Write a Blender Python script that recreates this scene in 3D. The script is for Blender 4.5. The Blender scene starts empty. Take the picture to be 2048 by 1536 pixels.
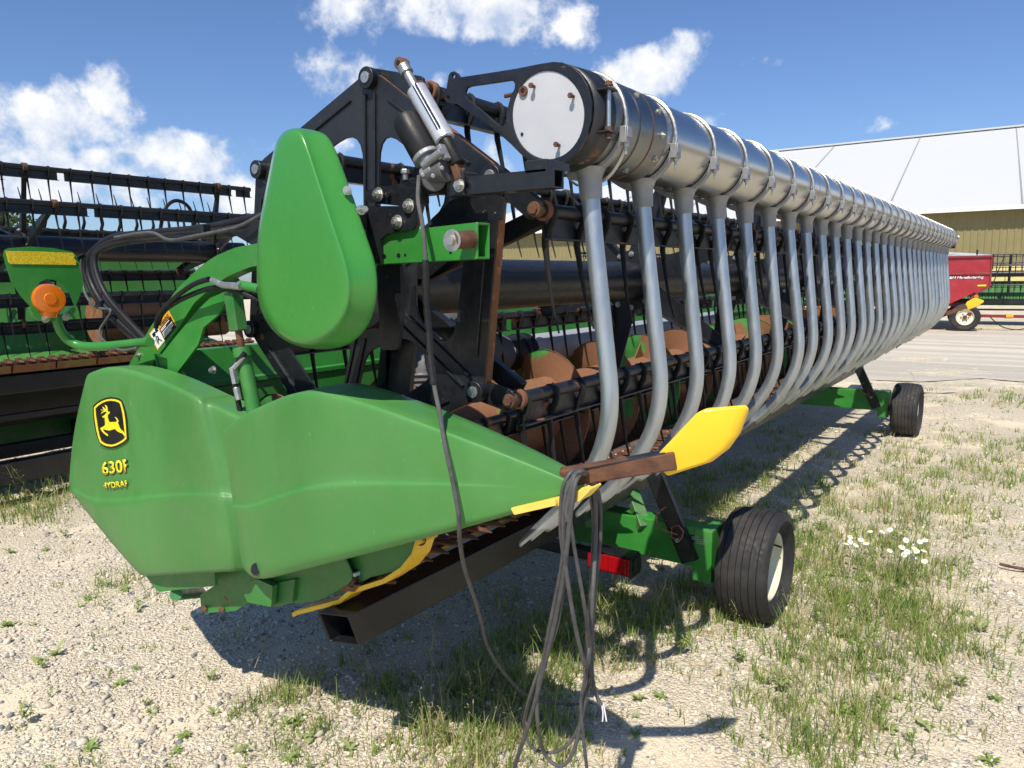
import bpy, bmesh, math, random
from mathutils import Vector, Matrix, Euler
S = bpy.context.scene
COL = S.collection
PI = math.pi
rnd = random.Random(11)

# ------------------------------------------------------------------ camera
# world axes: x = towards the front of the harvesting head, y = along it, z = up (metres)
FPX, PITCH, YAW, ROLL, EYE = 1480.0, 0.1427, 0.6197, 0.015, 1.6
_cp, _sp, _cy, _sy, _cr, _sr = math.cos(PITCH), math.sin(PITCH), math.cos(YAW), math.sin(YAW), math.cos(ROLL), math.sin(ROLL)
_R = Vector((_cy, _sy, 0)); _F = Vector((-_sy, _cy, 0)); _Z = Vector((0, 0, 1))
_U = _F * _sp + _Z * _cp
CAM_R = _R * _cr - _U * _sr
CAM_U = _R * _sr + _U * _cr
CAM_F = _F * _cp - _Z * _sp
EYEV = Vector((0, 0, EYE))
cam_d = bpy.data.cameras.new('camera')
cam = bpy.data.objects.new('camera', cam_d)
COL.objects.link(cam)
cam_d.sensor_width = 36.0
cam_d.lens = 36.0 * FPX / 2048.0
cam_d.clip_start = 0.05
cam_d.clip_end = 2000.0
M = Matrix((CAM_R, CAM_U, -CAM_F)).transposed().to_4x4()
M.translation = EYEV
cam.matrix_world = M
S.camera = cam

def _ray(px, py):
    return CAM_F + CAM_R * ((px - 1024) / FPX) - CAM_U * ((py - 768) / FPX)
def at(px, py, u=None, v=None, z=None):
    """the point of the plane y=u, x=v or z=z that was measured at this place of the photograph"""
    d = _ray(px, py)
    t = u / d.y if u is not None else (v / d.x if v is not None else (z - EYE) / d.z)
    return EYEV + d * t

# ------------------------------------------------------------------ sun, sky, exposure
SUN = Vector((0.222, -0.70, 1.0)).normalized()          # towards the sun
sun_d = bpy.data.lights.new('sun', 'SUN')
sun_d.energy = 5.0
sun_d.angle = math.radians(0.53)
sun_d.color = (1.0, 0.935, 0.83)
sun = bpy.data.objects.new('sun', sun_d)
COL.objects.link(sun)
sun.rotation_euler = SUN.to_track_quat('Z', 'Y').to_euler()
sun.location = SUN * 60
S.view_settings.view_transform = 'Standard'
S.view_settings.look = 'None'
S.view_settings.exposure = 0.2
S.view_settings.gamma = 1.0
S.view_settings.use_curve_mapping = False

world = bpy.data.worlds.new('World')
S.world = world
world.use_nodes = True
W = world.node_tree
W.nodes.clear()
class G:
    """tiny node-graph helper"""
    def __init__(self, tree): self.t = tree
    def n(self, typ, **kw):
        nd = self.t.nodes.new(typ)
        for k, v in kw.items(): setattr(nd, k, v)
        return nd
    def l(self, a, b): self.t.links.new(a, b)
    def put(self, sock, val):
        if hasattr(val, 'is_linked') or hasattr(val, 'node'): self.l(val, sock)
        else: sock.default_value = val
    def math(self, op, a, b=0.0, c=0.0, clamp=False):
        nd = self.n('ShaderNodeMath', operation=op); nd.use_clamp = clamp
        self.put(nd.inputs[0], a); self.put(nd.inputs[1], b)
        if len(nd.inputs) > 2: self.put(nd.inputs[2], c)
        return nd.outputs[0]
    def dot(self, a, vec):
        nd = self.n('ShaderNodeVectorMath', operation='DOT_PRODUCT')
        self.put(nd.inputs[0], a); nd.inputs[1].default_value = vec
        return nd.outputs['Value']
    def ramp(self, val, lo, hi, a=0.0, b=1.0, smooth=True):
        nd = self.n('ShaderNodeMapRange', interpolation_type='SMOOTHSTEP' if smooth else 'LINEAR')
        self.put(nd.inputs['Value'], val)
        nd.inputs['From Min'].default_value = lo; nd.inputs['From Max'].default_value = hi
        nd.inputs['To Min'].default_value = a; nd.inputs['To Max'].default_value = b
        return nd.outputs['Result']
    def mix(self, fac, a, b, blend='MIX'):
        nd = self.n('ShaderNodeMix', data_type='RGBA', blend_type=blend)
        self.put(nd.inputs['Factor'], fac); self.put(nd.inputs['A'], a); self.put(nd.inputs['B'], b)
        for s in nd.inputs:
            pass
        return nd.outputs['Result']
def _mix_fix(self, fac, a, b, blend='MIX'):
    nd = self.n('ShaderNodeMix', data_type='RGBA', blend_type=blend)
    def col(x): return (x[0], x[1], x[2], 1.0) if isinstance(x, (tuple, list)) else x
    self.put(nd.inputs[0], fac); self.put(nd.inputs[6], col(a)); self.put(nd.inputs[7], col(b))
    return nd.outputs[2]
G.mix = _mix_fix
def noise(g, vec, scale, detail=3.0, rough=0.55, dim='3D', w=None, dist=0.0):
    nd = g.n('ShaderNodeTexNoise', noise_dimensions=dim)
    if vec is not None: g.l(vec, nd.inputs['Vector'])
    nd.inputs['Scale'].default_value = scale; nd.inputs['Detail'].default_value = detail
    nd.inputs['Roughness'].default_value = rough; nd.inputs['Distortion'].default_value = dist
    if w is not None: g.put(nd.inputs['W'], w)
    return nd.outputs['Fac']

g = G(W)
tc = g.n('ShaderNodeTexCoord')
dirv = tc.outputs['Generated']
sky = g.n('ShaderNodeTexSky', sky_type='NISHITA')
sky.sun_disc = False
sky.sun_elevation = math.asin(SUN.z)
sky.sun_rotation = math.atan2(SUN.x, SUN.y)
sky.altitude = 200
sky.air_density = 1.0
sky.dust_density = 0.7
sky.ozone_density = 3.0
SKY_STRENGTH = 0.093
# cumulus: where each heap stands in the sky, (place in the photograph, half width, half height, weight)
HEAPS = [(60, 235, 95, 48, .85), (212, 185, 34, 48, .72), (150, 240, 90, 34, .72), (235, 222, 42, 26, .6), (250, 270, 60, 20, .45), (335, 300, 80, 34, .85), (390, 318, 70, 36, .8),
         (120, 345, 260, 52, .8), (480, 370, 150, 44, .65), (10, 262, 70, 46, .7), (70, 305, 90, 22, .5), (690, 135, 70, 48, .62), (760, 70, 75, 22, .4), (680, 30, 95, 42, .75),
         (830, 22, 150, 38, .85), (960, 25, 150, 44, .85), (1080, 45, 90, 46, .75), (1290, 148, 70, 42, 1.15), (1355, 108, 50, 36, 1.05), (1245, 185, 55, 30, .95),
         (1440, 125, 30, 30, .4), (1425, 245, 40, 22, .4), (1010, 320, 60, 40, .6), (650, 270, 40, 30, .4), (960, 175, 90, 25, .3), (1755, 245, 30, 12, .2),
         (-250, 300, 300, 90, .8), (1500, 132, 30, 14, .25), (540, 320, 60, 26, .45)]
def cloud_field(vec):
    f = None
    for (px, py, sx, sy, wt) in HEAPS:
        d = _ray(px, py).normalized()
        r = d.cross(Vector((0, 0, 1))).normalized(); up = r.cross(d).normalized()
        a = g.dot(vec, r * (FPX / (sx * 1.0))); b = g.dot(vec, up * (FPX / (sy * 1.0)))
        off = d.dot(up)
        q = g.math('ADD', g.math('MULTIPLY', a, a), g.math('MULTIPLY', b, b))
        q = g.math('MULTIPLY', g.math('SUBTRACT', 1.0, g.math('MULTIPLY', q, 0.42)), wt)
        f = q if f is None else g.math('MAXIMUM', f, q)
    return f
warp = g.n('ShaderNodeTexNoise'); g.l(dirv, warp.inputs['Vector'])
warp.inputs['Scale'].default_value = 9; warp.inputs['Detail'].default_value = 4
wv = g.n('ShaderNodeVectorMath', operation='MULTIPLY_ADD')
g.l(warp.outputs['Color'], wv.inputs[0]); wv.inputs[1].default_value = (.06, .06, .06); 
sub = g.n('ShaderNodeVectorMath', operation='SUBTRACT'); g.l(dirv, sub.inputs[0]); sub.inputs[1].default_value = (.030, .030, .030)
g.l(sub.outputs[0], wv.inputs[2])
field = cloud_field(wv.outputs[0])
n1 = noise(g, dirv, 13, 11, .60)
def shifted(k):
    nd = g.n('ShaderNodeVectorMath', operation='ADD'); g.l(dirv, nd.inputs[0]); nd.inputs[1].default_value = tuple((SUN * .5 + Vector((0, 0, .8))) * k)
    return nd.outputs[0]
n1b = noise(g, shifted(.020), 13, 11, .60)
n0 = noise(g, dirv, 6, 6, .55); n0b = noise(g, shifted(.05), 6, 6, .55)
sparse = g.ramp(noise(g, dirv, 2.4, 6, .6), .60, .85, -.6, .55)
# the free-standing scattered clouds thin out over the part of the sky that the photograph shows clear
away = g.ramp(g.dot(dirv, tuple(CAM_F)), .55, .9, 1.0, 0.0)
field = g.math('MAXIMUM', g.math('MAXIMUM', field, -1.0), g.math('ADD', g.math('MULTIPLY', g.math('ADD', sparse, 1.0), away), -1.0))
dens = g.math('ADD', g.math('MULTIPLY', field, 1.0), g.math('MULTIPLY', g.math('SUBTRACT', n1, .5), 2.7))
alpha = g.ramp(dens, .26, .80)
thick = g.ramp(dens, .45, 1.25)
relief = g.math('ADD', g.math('MULTIPLY', g.math('SUBTRACT', n1, n1b), 2.6), g.math('MULTIPLY', g.math('SUBTRACT', n0, n0b), 2.2))
lum = g.math('ADD', g.math('MULTIPLY_ADD', relief, .85, .42), g.math('MULTIPLY', thick, .26), clamp=True)
ccol = g.mix(lum, (5.0, 6.0, 7.9), (11.2, 11.0, 10.6))
zc = g.dot(dirv, (0, 0, 1))
alpha = g.math('MULTIPLY', alpha, g.ramp(zc, .0, .05))
skytint = g.mix(1.0, sky.outputs[0], (.86, 1.0, 1.25), 'MULTIPLY')
allsky = g.mix(g.math('MULTIPLY', alpha, .93), skytint, ccol)
bg = g.n('ShaderNodeBackground'); g.l(allsky, bg.inputs['Color']); bg.inputs['Strength'].default_value = SKY_STRENGTH
wo = g.n('ShaderNodeOutputWorld'); g.l(bg.outputs[0], wo.inputs['Surface'])
world.cycles.sampling_method = 'MANUAL'
world.cycles.sample_map_resolution = 1024
# ------------------------------------------------------------------ object helpers
BASE = {}
def thing(name, label, cat, loc=(0, 0, 0), group=None):
    o = bpy.data.objects.new(name, None); COL.objects.link(o)
    o.empty_display_size = .2
    o.location = loc; o['label'] = label; o['category'] = cat
    if group: o['group'] = group
    BASE[o] = Vector(loc)
    return o
def tag(o, label, cat, group=None):
    o['label'] = label; o['category'] = cat
    if group: o['group'] = group
    return o
def base_of(o):
    v = Vector((0, 0, 0))
    while o is not None:
        if o in BASE: return BASE[o]
        v += o.location; o = o.parent
    return v
def link(o, parent):
    COL.objects.link(o)
    if parent is not None: o.parent = parent
    return o
def obj(name, bm, mat, parent=None, smooth=False, bevel=0.0, subsurf=0, angle=40, seg=2, flip=False, local=False, solid=0):
    """links a bmesh given in world coordinates as ONE mesh object"""
    bmesh.ops.recalc_face_normals(bm, faces=bm.faces[:])
    if flip: bmesh.ops.reverse_faces(bm, faces=bm.faces[:])
    me = bpy.data.meshes.new(name); bm.to_mesh(me); bm.free()
    if parent is not None and not local:
        me.transform(Matrix.Translation(-base_of(parent)))
    if isinstance(mat, (list, tuple)):
        for m in mat: me.materials.append(m)
    else: me.materials.append(mat)
    if smooth:
        me.polygons.foreach_set('use_smooth', [True] * len(me.polygons))
    o = bpy.data.objects.new(name, me)
    link(o, parent)
    if solid:
        m = o.modifiers.new('solid', 'SOLIDIFY'); m.thickness = solid; m.offset = -1
    if bevel:
        m = o.modifiers.new('bevel', 'BEVEL'); m.width = bevel; m.segments = seg; m.limit_method = 'ANGLE'; m.angle_limit = math.radians(angle)
        m.harden_normals = False
    if subsurf:
        m = o.modifiers.new('sub', 'SUBSURF'); m.levels = subsurf; m.render_levels = subsurf
    if smooth and not subsurf:
        try: me.set_sharp_from_angle(angle=math.radians(angle))
        except Exception: pass
    return o
def struct(o, kind='structure'):
    o['kind'] = kind; return o
def inst(src, parent, loc, rot=None, name=None):
    """a copy sharing mesh data; src mesh is built round its own origin"""
    o = src.copy(); COL.objects.link(o)
    o.parent = parent
    o.location = Vector(loc) - (base_of(parent) if parent is not None else Vector((0, 0, 0)))
    if rot is not None: o.rotation_euler = rot
    return o
def B(): return bmesh.new()
def add_box(bm, c, size, rot=None):
    m = Matrix.Translation(Vector(c)) @ (rot.to_4x4() if rot is not None else Matrix.Identity(4)) @ Matrix.Diagonal((size[0], size[1], size[2], 1))
    bmesh.ops.create_cube(bm, size=1.0, matrix=m)
def frame(d, hint=None):
    d = d.normalized()
    h = Vector(hint) if hint is not None else (Vector((0, 0, 1)) if abs(d.z) < .9 else Vector((1, 0, 0)))
    a = h.cross(d).normalized(); b = d.cross(a).normalized()
    return a, b
def add_bar(bm, p0, p1, w, h, hint=None):
    """rectangular bar, w along the horizontal side axis, h along the other"""
    p0, p1 = Vector(p0), Vector(p1)
    a, b = frame(p1 - p0, hint)
    vs = []
    for p in (p0, p1):
        for sa, sb in ((-1, -1), (1, -1), (1, 1), (-1, 1)):
            vs.append(bm.verts.new(p + a * (sa * w / 2) + b * (sb * h / 2)))
    for q in ((3, 2, 1, 0), (4, 5, 6, 7), (0, 1, 5, 4), (1, 2, 6, 5), (2, 3, 7, 6), (3, 0, 4, 7)):
        bm.faces.new([vs[i] for i in q])
def add_tube(bm, pts, r, n=10, caps=True, hint=None):
    """tube along a polyline; r is a number or one radius per point"""
    pts = [Vector(p) for p in pts]
    rs = r if isinstance(r, (list, tuple)) else [r] * len(pts)
    rings = []; a = None
    for i, p in enumerate(pts):
        d = (pts[min(i + 1, len(pts) - 1)] - pts[max(i - 1, 0)])
        if d.length < 1e-9: d = Vector((0, 0, 1))
        d.normalize()
        if a is None: a, b = frame(d, hint)
        else:
            a = (a - d * a.dot(d)); a.normalize(); b = d.cross(a)
        rings.append([bm.verts.new(p + (a * math.cos(2 * PI * k / n) + b * math.sin(2 * PI * k / n)) * rs[i]) for k in range(n)])
    for i in range(len(rings) - 1):
        for k in range(n):
            bm.faces.new((rings[i][k], rings[i][(k + 1) % n], rings[i + 1][(k + 1) % n], rings[i + 1][k]))
    if caps:
        bm.faces.new(rings[0][::-1]); bm.faces.new(rings[-1])
def add_cyl(bm, p0, p1, r, n=16, r1=None, caps=True):
    add_tube(bm, [p0, p1], [r, r if r1 is None else r1], n, caps)
def add_ring(bm, c, axis, r_in, r_out, h, n=24):
    c = Vector(c); d = Vector(axis).normalized(); a, b = frame(d)
    L = []
    for rr, hh in ((r_in, 0), (r_out, 0), (r_out, h), (r_in, h)):
        L.append([bm.verts.new(c + d * hh + (a * math.cos(2 * PI * k / n) + b * math.sin(2 * PI * k / n)) * rr) for k in range(n)])
    for j in range(4):
        for k in range(n):
            bm.faces.new((L[j][k], L[j][(k + 1) % n], L[(j + 1) % 4][(k + 1) % n], L[(j + 1) % 4][k]))
def smooth_path(pts, k=5):
    pts = [Vector(p) for p in pts]; out = []
    for i in range(len(pts) - 1):
        p0 = pts[max(i - 1, 0)]; p1 = pts[i]; p2 = pts[i + 1]; p3 = pts[min(i + 2, len(pts) - 1)]
        for j in range(k):
            t = j / k
            out.append(.5 * ((2 * p1) + (p2 - p0) * t + (2 * p0 - 5 * p1 + 4 * p2 - p3) * t * t + (3 * p1 - p0 - 3 * p2 + p3) * t ** 3))
    out.append(pts[-1]); return out
def round2(pts, r, n=4):
    """2D polygon with rounded corners; r a number or a list"""
    out = []; m = len(pts)
    for i, p in enumerate(pts):
        p = Vector(p); a = Vector(pts[i - 1]); b = Vector(pts[(i + 1) % m])
        rr = r[i] if isinstance(r, (list, tuple)) else r
        if rr <= 0: out.append(p); continue
        da, db = (a - p), (b - p)
        ra = min(rr, da.length * .48); rb = min(rr, db.length * .48)
        q0 = p + da.normalized() * ra; q1 = p + db.normalized() * rb
        for k in range(n + 1):
            t = k / n
            out.append(q0 * (1 - t) ** 2 + p * 2 * t * (1 - t) + q1 * t * t)
    return out
def add_prism(bm, loops, vec):
    """flat outline (with holes) pushed along vec; loops are lists of 3D points"""
    ed = []
    for lp in loops:
        vs = [bm.verts.new(Vector(p)) for p in lp]
        for i in range(len(vs)): ed.append(bm.edges.new((vs[i], vs[(i + 1) % len(vs)])))
    bmesh.ops.triangle_fill(bm, use_beauty=True, use_dissolve=False, edges=ed)
    fs = [f for f in bm.faces if not f.tag]
    ext = bmesh.ops.extrude_face_region(bm, geom=fs)
    vs = [x for x in ext['geom'] if isinstance(x, bmesh.types.BMVert)]
    bmesh.ops.translate(bm, vec=Vector(vec), verts=vs)
    for f in bm.faces: f.tag = True
def plate(name, px, u, th, mat, parent, r=0, holes=(), bevel=.002, smooth=False, world_pts=False, n=4, v=None):
    """sheet-metal plate standing in the plane y=u, outline measured in the photograph"""
    bm = B()
    def conv(l, rr):
        l = round2(l, rr, n) if rr else [Vector(p) for p in l]
        return [Vector((p[0], u, p[1])) if world_pts else (at(p[0], p[1], u=u) if v is None else at(p[0], p[1], v=v)) for p in l]
    loops = [conv(px, r)]
    for h in holes:
        if isinstance(h, dict): loops.append(conv(h['p'], h['r']))
        else: loops.append(conv(h, 0))
    add_prism(bm, loops, (0, th, 0) if v is None else (-th, 0, 0))
    return obj(name, bm, mat, parent, bevel=bevel, smooth=smooth)
def circ(cx, cy, rx, ry=None, n=16):
    ry = rx if ry is None else ry
    return [(cx + rx * math.cos(2 * PI * k / n), cy + ry * math.sin(2 * PI * k / n)) for k in range(n)]
def add_hex(bm, c, axis, r, h):
    c = Vector(c); add_tube(bm, [c, c + Vector(axis).normalized() * h], r, 6)
def add_bolt(bm, c, axis, r=.011, h=.009):
    c = Vector(c); d = Vector(axis).normalized()
    add_cyl(bm, c, c + d * .0025, r * 1.45, 14)
    add_hex(bm, c + d * .0025, d, r, h)
    add_cyl(bm, c + d * (h + .0025), c + d * (h + .006), r * .55, 8)

# ------------------------------------------------------------------ materials
def new_mat(name):
    m = bpy.data.materials.new(name); m.use_nodes = True
    t = m.node_tree; t.nodes.clear(); gg = G(t)
    bs = gg.n('ShaderNodeBsdfPrincipled'); out = gg.n('ShaderNodeOutputMaterial'); gg.l(bs.outputs[0], out.inputs[0])
    tcn = gg.n('ShaderNodeTexCoord')
    return m, gg, bs, tcn.outputs['Object']
RUST = (.125, .050, .024); RUST2 = (.235, .100, .042)
def paint(name, col, rough=.4, rvar=1.0, metal=0.0, var=.18, vscale=7, dust=0.0, dustcol=(.42, .38, .30), rust=0.0, rscale=22, rust_cols=(RUST, RUST2), bump=.05, bscale=180, stretch=None, coat=0.0, scratch=0.0, spec=.5, scoat=.1, rdetail=6):
    m, q, bs, vec = new_mat(name)
    oi = q.n('ShaderNodeObjectInfo'); w = q.math('MULTIPLY', oi.outputs['Random'], 20.0)
    if stretch:
        mp = q.n('ShaderNodeMapping'); mp.inputs['Scale'].default_value = stretch; q.l(vec, mp.inputs['Vector']); vec2 = mp.outputs[0]
    else: vec2 = vec
    nA = noise(q, vec2, vscale, 5, .6, '4D', w)
    f = q.ramp(nA, .3, .7, 1 - var, 1 + var)
    c = q.mix(1.0, col, q.n('ShaderNodeCombineColor').outputs[0], 'MULTIPLY')
    cc = c.node.inputs[7].links[0].from_node
    for s in cc.inputs: q.l(f, s)
    r = q.ramp(noise(q, vec2, vscale * 4, 4, .6, '4D', w), .3, .7, rough * (1 - .2 * rvar), min(1, rough * (1 + .25 * rvar)))
    mt = None
    if dust:
        dn = q.ramp(noise(q, vec, 3.1, 8, .68, '4D', w), .42, .75, 0, dust)
        c = q.mix(dn, c, dustcol); r = q.math('ADD', r, q.math('MULTIPLY', dn, .4), clamp=True)
    if scratch:
        sc = q.ramp(noise(q, vec2, 90, 3, .7, '4D', w), .66, .74, 0, scratch)
        c = q.mix(sc, c, (.45, .47, .45))
    if rust:
        rn = noise(q, vec, rscale * .18, rdetail, .66, '4D', w)
        mask = q.ramp(rn, .715 - rust * .45, .745 - rust * .43)
        rc = q.mix(noise(q, vec, rscale * 6, 4, .7), rust_cols[0], rust_cols[1])
        c = q.mix(mask, c, rc); r = q.math('MAXIMUM', r, q.math('MULTIPLY', mask, .85))
        if metal: mt = q.math('MULTIPLY', q.math('SUBTRACT', 1.0, mask), metal)
    q.put(bs.inputs['Base Color'], c); q.put(bs.inputs['Roughness'], r)
    q.put(bs.inputs['Metallic'], mt if mt is not None else metal)
    bs.inputs['Specular IOR Level'].default_value = spec
    if coat: bs.inputs['Coat Weight'].default_value = coat; bs.inputs['Coat Roughness'].default_value = scoat
    if bump:
        bp = q.n('ShaderNodeBump'); bp.inputs['Strength'].default_value = bump; bp.inputs['Distance'].default_value = .004
        q.l(noise(q, vec2, bscale, 4, .6), bp.inputs['Height']); q.l(bp.outputs[0], bs.inputs['Normal'])
    return m
MT = {}
MT['black_clean'] = None
MT['green_plastic'] = paint('faded_green_plastic', (.058, .212, .046), rough=.42, var=.10, vscale=2.2, dust=.20, dustcol=(.20, .26, .13), bump=.10, bscale=420, stretch=(1, 1, .22), scratch=.30, spec=.45)
MT['green_cover'] = paint('glossy_green_plastic', (.040, .225, .032), rough=.32, var=.06, vscale=2.0, dust=.10, dustcol=(.20, .28, .13), bump=.05, bscale=300, spec=.5, coat=.25, scoat=.18, stretch=(1, 1, .3), scratch=.18)
MT['green'] = paint('green_enamel', (.030, .205, .030), rough=.34, var=.12, vscale=5, dust=.10, bump=.04, spec=.5, scratch=.2)
MT['green_dark'] = paint('dusty_green_enamel', (.022, .150, .026), rough=.42, var=.16, vscale=5, dust=.22, bump=.05)
MT['green_rusty'] = paint('chipped_green_enamel', (.030, .180, .030), rough=.42, var=.12, rust=.20, rscale=26, dust=.12, bump=.10)
MT['black'] = paint('black_enamel', (.0095, .0105, .0135), rough=.36, var=.22, vscale=9, dust=.08, dustcol=(.16, .14, .11), bump=.05, scratch=.35)
MT['black_rusty'] = paint('worn_black_enamel', (.009, .010, .013), rough=.36, var=.2, rust=.30, rscale=60, dust=.08, dustcol=(.16, .14, .11), bump=.10)
MT['rust'] = paint('rusted_steel', (.105, .045, .023), rough=.86, var=.45, vscale=24, dust=.18, dustcol=(.30, .19, .11), bump=.5, bscale=160)
MT['auger'] = paint('rusted_auger_steel', (.225, .100, .048), rough=.88, var=.45, vscale=16, dust=.10, dustcol=(.34, .22, .13), rust=.62, rscale=8, rust_cols=((.150, .066, .032), (.30, .138, .066)), bump=.4, bscale=150)
MT['auger_green'] = paint('auger_with_green_remains', (.055, .25, .05), rough=.7, var=.3, vscale=14, rust=.70, rscale=11, rust_cols=((.150, .066, .032), (.30, .138, .066)), bump=.35, bscale=150, rdetail=3)
MT['rust_edge'] = paint('bare_rusted_edge', (.24, .105, .05), rough=.8, var=.5, vscale=30, rust=.5, rscale=60, bump=.3)
MT['yellow'] = paint('yellow_plastic', (.80, .50, .018), rough=.36, var=.05, vscale=5, dust=.05, bump=.03, scratch=.15)
MT['yellow_pale'] = paint('faded_yellow_plastic', (.78, .57, .10), rough=.5, var=.08, vscale=5, dust=.15, bump=.05)
MT['yellow_guard'] = paint('worn_yellow_steel', (.15, .105, .012), rough=.5, var=.3, rust=.58, rscale=40, bump=.1)
MT['galv'] = paint('galvanised_tube', (.43, .47, .50), rough=.37, metal=.82, var=.10, vscale=14, dust=.10, bump=.05, stretch=(1, 1, .3), scratch=.25)
MT['cast'] = paint('cast_aluminium', (.29, .295, .30), rough=.52, metal=.55, var=.10, vscale=20, bump=.12, bscale=260)
MT['steel'] = paint('brushed_stainless', (.48, .475, .46), rough=.25, rvar=.2, metal=1.0, var=.03, vscale=2, bump=0, stretch=(.4, 14, .4), dust=.03)
MT['band'] = paint('dull_band_steel', (.19, .195, .20), rough=.34, metal=1.0, var=.12, vscale=8, bump=.04, dust=.06)
MT['chrome'] = paint('zinc_plating', (.46, .46, .43), rough=.38, metal=.85, var=.12, vscale=30, bump=0, dust=.15)
MT['alu'] = paint('silver_actuator_body', (.66, .665, .67), rough=.30, metal=.55, var=.05, vscale=12, bump=.02)
MT['whitedisc'] = paint('grey_white_plastic', (.46, .475, .50), rough=.5, var=.05, vscale=5, dust=.12, dustcol=(.45, .42, .38), bump=.03)
MT['grey_duct'] = paint('pale_grey_duct', (.30, .325, .36), rough=.45, var=.10, dust=.2, bump=.03)
MT['rubber'] = paint('tyre_rubber', (.017, .0165, .017), rough=.72, var=.25, vscale=12, dust=.42, dustcol=(.14, .12, .10), bump=.15, bscale=200)
MT['hose'] = paint('black_hose', (.011, .011, .012), rough=.5, spec=.3, var=.2, dust=.08, dustcol=(.16, .15, .13), bump=.08)
MT['cable'] = paint('dusty_grey_cable', (.062, .062, .062), rough=.6, var=.30, vscale=40, dust=.4, dustcol=(.20, .19, .17), bump=.1)
MT['corr'] = paint('grey_corrugated_hose', (.075, .075, .08), rough=.55, var=.15, dust=.3, dustcol=(.2, .19, .17), bump=.05)
MT['cream'] = paint('cream_rim_paint', (.72, .68, .50), rough=.45, var=.1, dust=.25, dustcol=(.4, .34, .22), bump=.06)
MT['red'] = paint('red_wagon_paint', (.33, .018, .026), rough=.4, var=.10, vscale=2, dust=.07, bump=.03)
MT['red_dark'] = paint('dark_red_paint', (.20, .014, .018), rough=.5, var=.1, dust=.1)
MT['white'] = paint('white_enamel', (.78, .78, .77), rough=.5, var=.04, bump=.02)
MT['white_chip'] = paint('white_dusty_strip', (.62, .64, .70), rough=.6, var=.25, vscale=30, rust=.40, rscale=40, bump=.2)
MT['yl_decal'] = paint('yellow_decal', (.85, .70, .02), rough=.4, var=.03, bump=0)
MT['bk_decal'] = paint('black_decal', (.012, .012, .012), rough=.35, var=.05, bump=0)
MT['wh_decal'] = paint('white_decal', (.78, .78, .78), rough=.4, var=.03, bump=0)
MT['or_decal'] = paint('orange_decal', (.75, .32, .02), rough=.4, var=.05, bump=0)
MT['grey_decal'] = paint('silver_decal', (.30, .31, .32), rough=.4, var=.05, bump=0)
def lens(name, col, rough=.12):
    m, q, bs, vec = new_mat(name)
    bs.inputs['Base Color'].default_value = (*col, 1); bs.inputs['Roughness'].default_value = rough
    bs.inputs['Transmission Weight'].default_value = .35; bs.inputs['Subsurface Weight'].default_value = 0
    bs.inputs['Coat Weight'].default_value = .6; bs.inputs['Coat Roughness'].default_value = .05
    v = q.n('ShaderNodeTexVoronoi'); q.l(vec, v.inputs['Vector']); v.inputs['Scale'].default_value = 160
    bp = q.n('ShaderNodeBump'); bp.inputs['Strength'].default_value = .18; bp.inputs['Distance'].default_value = .002
    q.l(v.outputs['Distance'], bp.inputs['Height']); q.l(bp.outputs[0], bs.inputs['Normal'])
    return m
MT['amber'] = lens('amber_lens', (.88, .21, .004)); MT['redlens'] = lens('red_lens', (.50, .006, .010))

def split_pieces(o, gap=.0035):
    """one object per separate piece (pieces that touch stay together)"""
    me = o.data; bm = B(); bm.from_mesh(me); bm.verts.ensure_lookup_table()
    seen = {}; isl = []
    for v in bm.verts:
        if v.index in seen: continue
        k = len(isl); st = [v]; seen[v.index] = k; vs = []
        while st:
            x = st.pop(); vs.append(x)
            for e in x.link_edges:
                y = e.other_vert(x)
                if y.index not in seen: seen[y.index] = k; st.append(y)
        isl.append(vs)
    if len(isl) < 2: bm.free(); return
    bb = [(Vector([min(v.co[i] for v in vs) - gap / 2 for i in range(3)]), Vector([max(v.co[i] for v in vs) + gap / 2 for i in range(3)])) for vs in isl]
    par = list(range(len(isl)))
    def find(i):
        while par[i] != i: i = par[i]
        return i
    for i in range(len(isl)):
        for j in range(i):
            if all(bb[i][0][k] <= bb[j][1][k] and bb[j][0][k] <= bb[i][1][k] for k in range(3)): par[find(i)] = find(j)
    groups = {}
    for v in bm.verts: groups.setdefault(find(seen[v.index]), set()).add(v.index)
    if len(groups) < 2: bm.free(); return
    base = o.name.split('.')[0]; first = True
    for key, ids in groups.items():
        b2 = bm.copy(); b2.verts.ensure_lookup_table()
        bmesh.ops.delete(b2, geom=[v for v in b2.verts if v.index not in ids], context='VERTS')
        m2 = me if first else me.copy()
        if first: keep = (o, b2)
        else:
            b2.to_mesh(m2); b2.free(); c = o.copy(); c.data = m2; c.name = base; COL.objects.link(c)
        first = False
    keep[1].to_mesh(me); keep[1].free(); bm.free()

MT['black_clean'] = paint('clean_black_enamel', (.0075, .0085, .012), rough=.36, var=.25, vscale=6, dust=.02, scratch=.3)

def leafy(name, col, col2):
    m, q, bs, vec = new_mat(name)
    oi = q.n('ShaderNodeObjectInfo')
    c = q.mix(noise(q, vec, 45, 4, .6, '4D', q.math('MULTIPLY', oi.outputs['Random'], 9.0)), col, col2)
    q.put(bs.inputs['Base Color'], c); bs.inputs['Roughness'].default_value = .55; bs.inputs['Specular IOR Level'].default_value = .25
    tr = q.n('ShaderNodeBsdfTranslucent'); q.put(tr.inputs['Color'], c); mx = q.n('ShaderNodeMixShader'); mx.inputs[0].default_value = .45
    out = [n_ for n_ in q.t.nodes if n_.type == 'OUTPUT_MATERIAL'][0]
    q.l(bs.outputs[0], mx.inputs[1]); q.l(tr.outputs[0], mx.inputs[2]); q.l(mx.outputs[0], out.inputs[0]); return m
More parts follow.
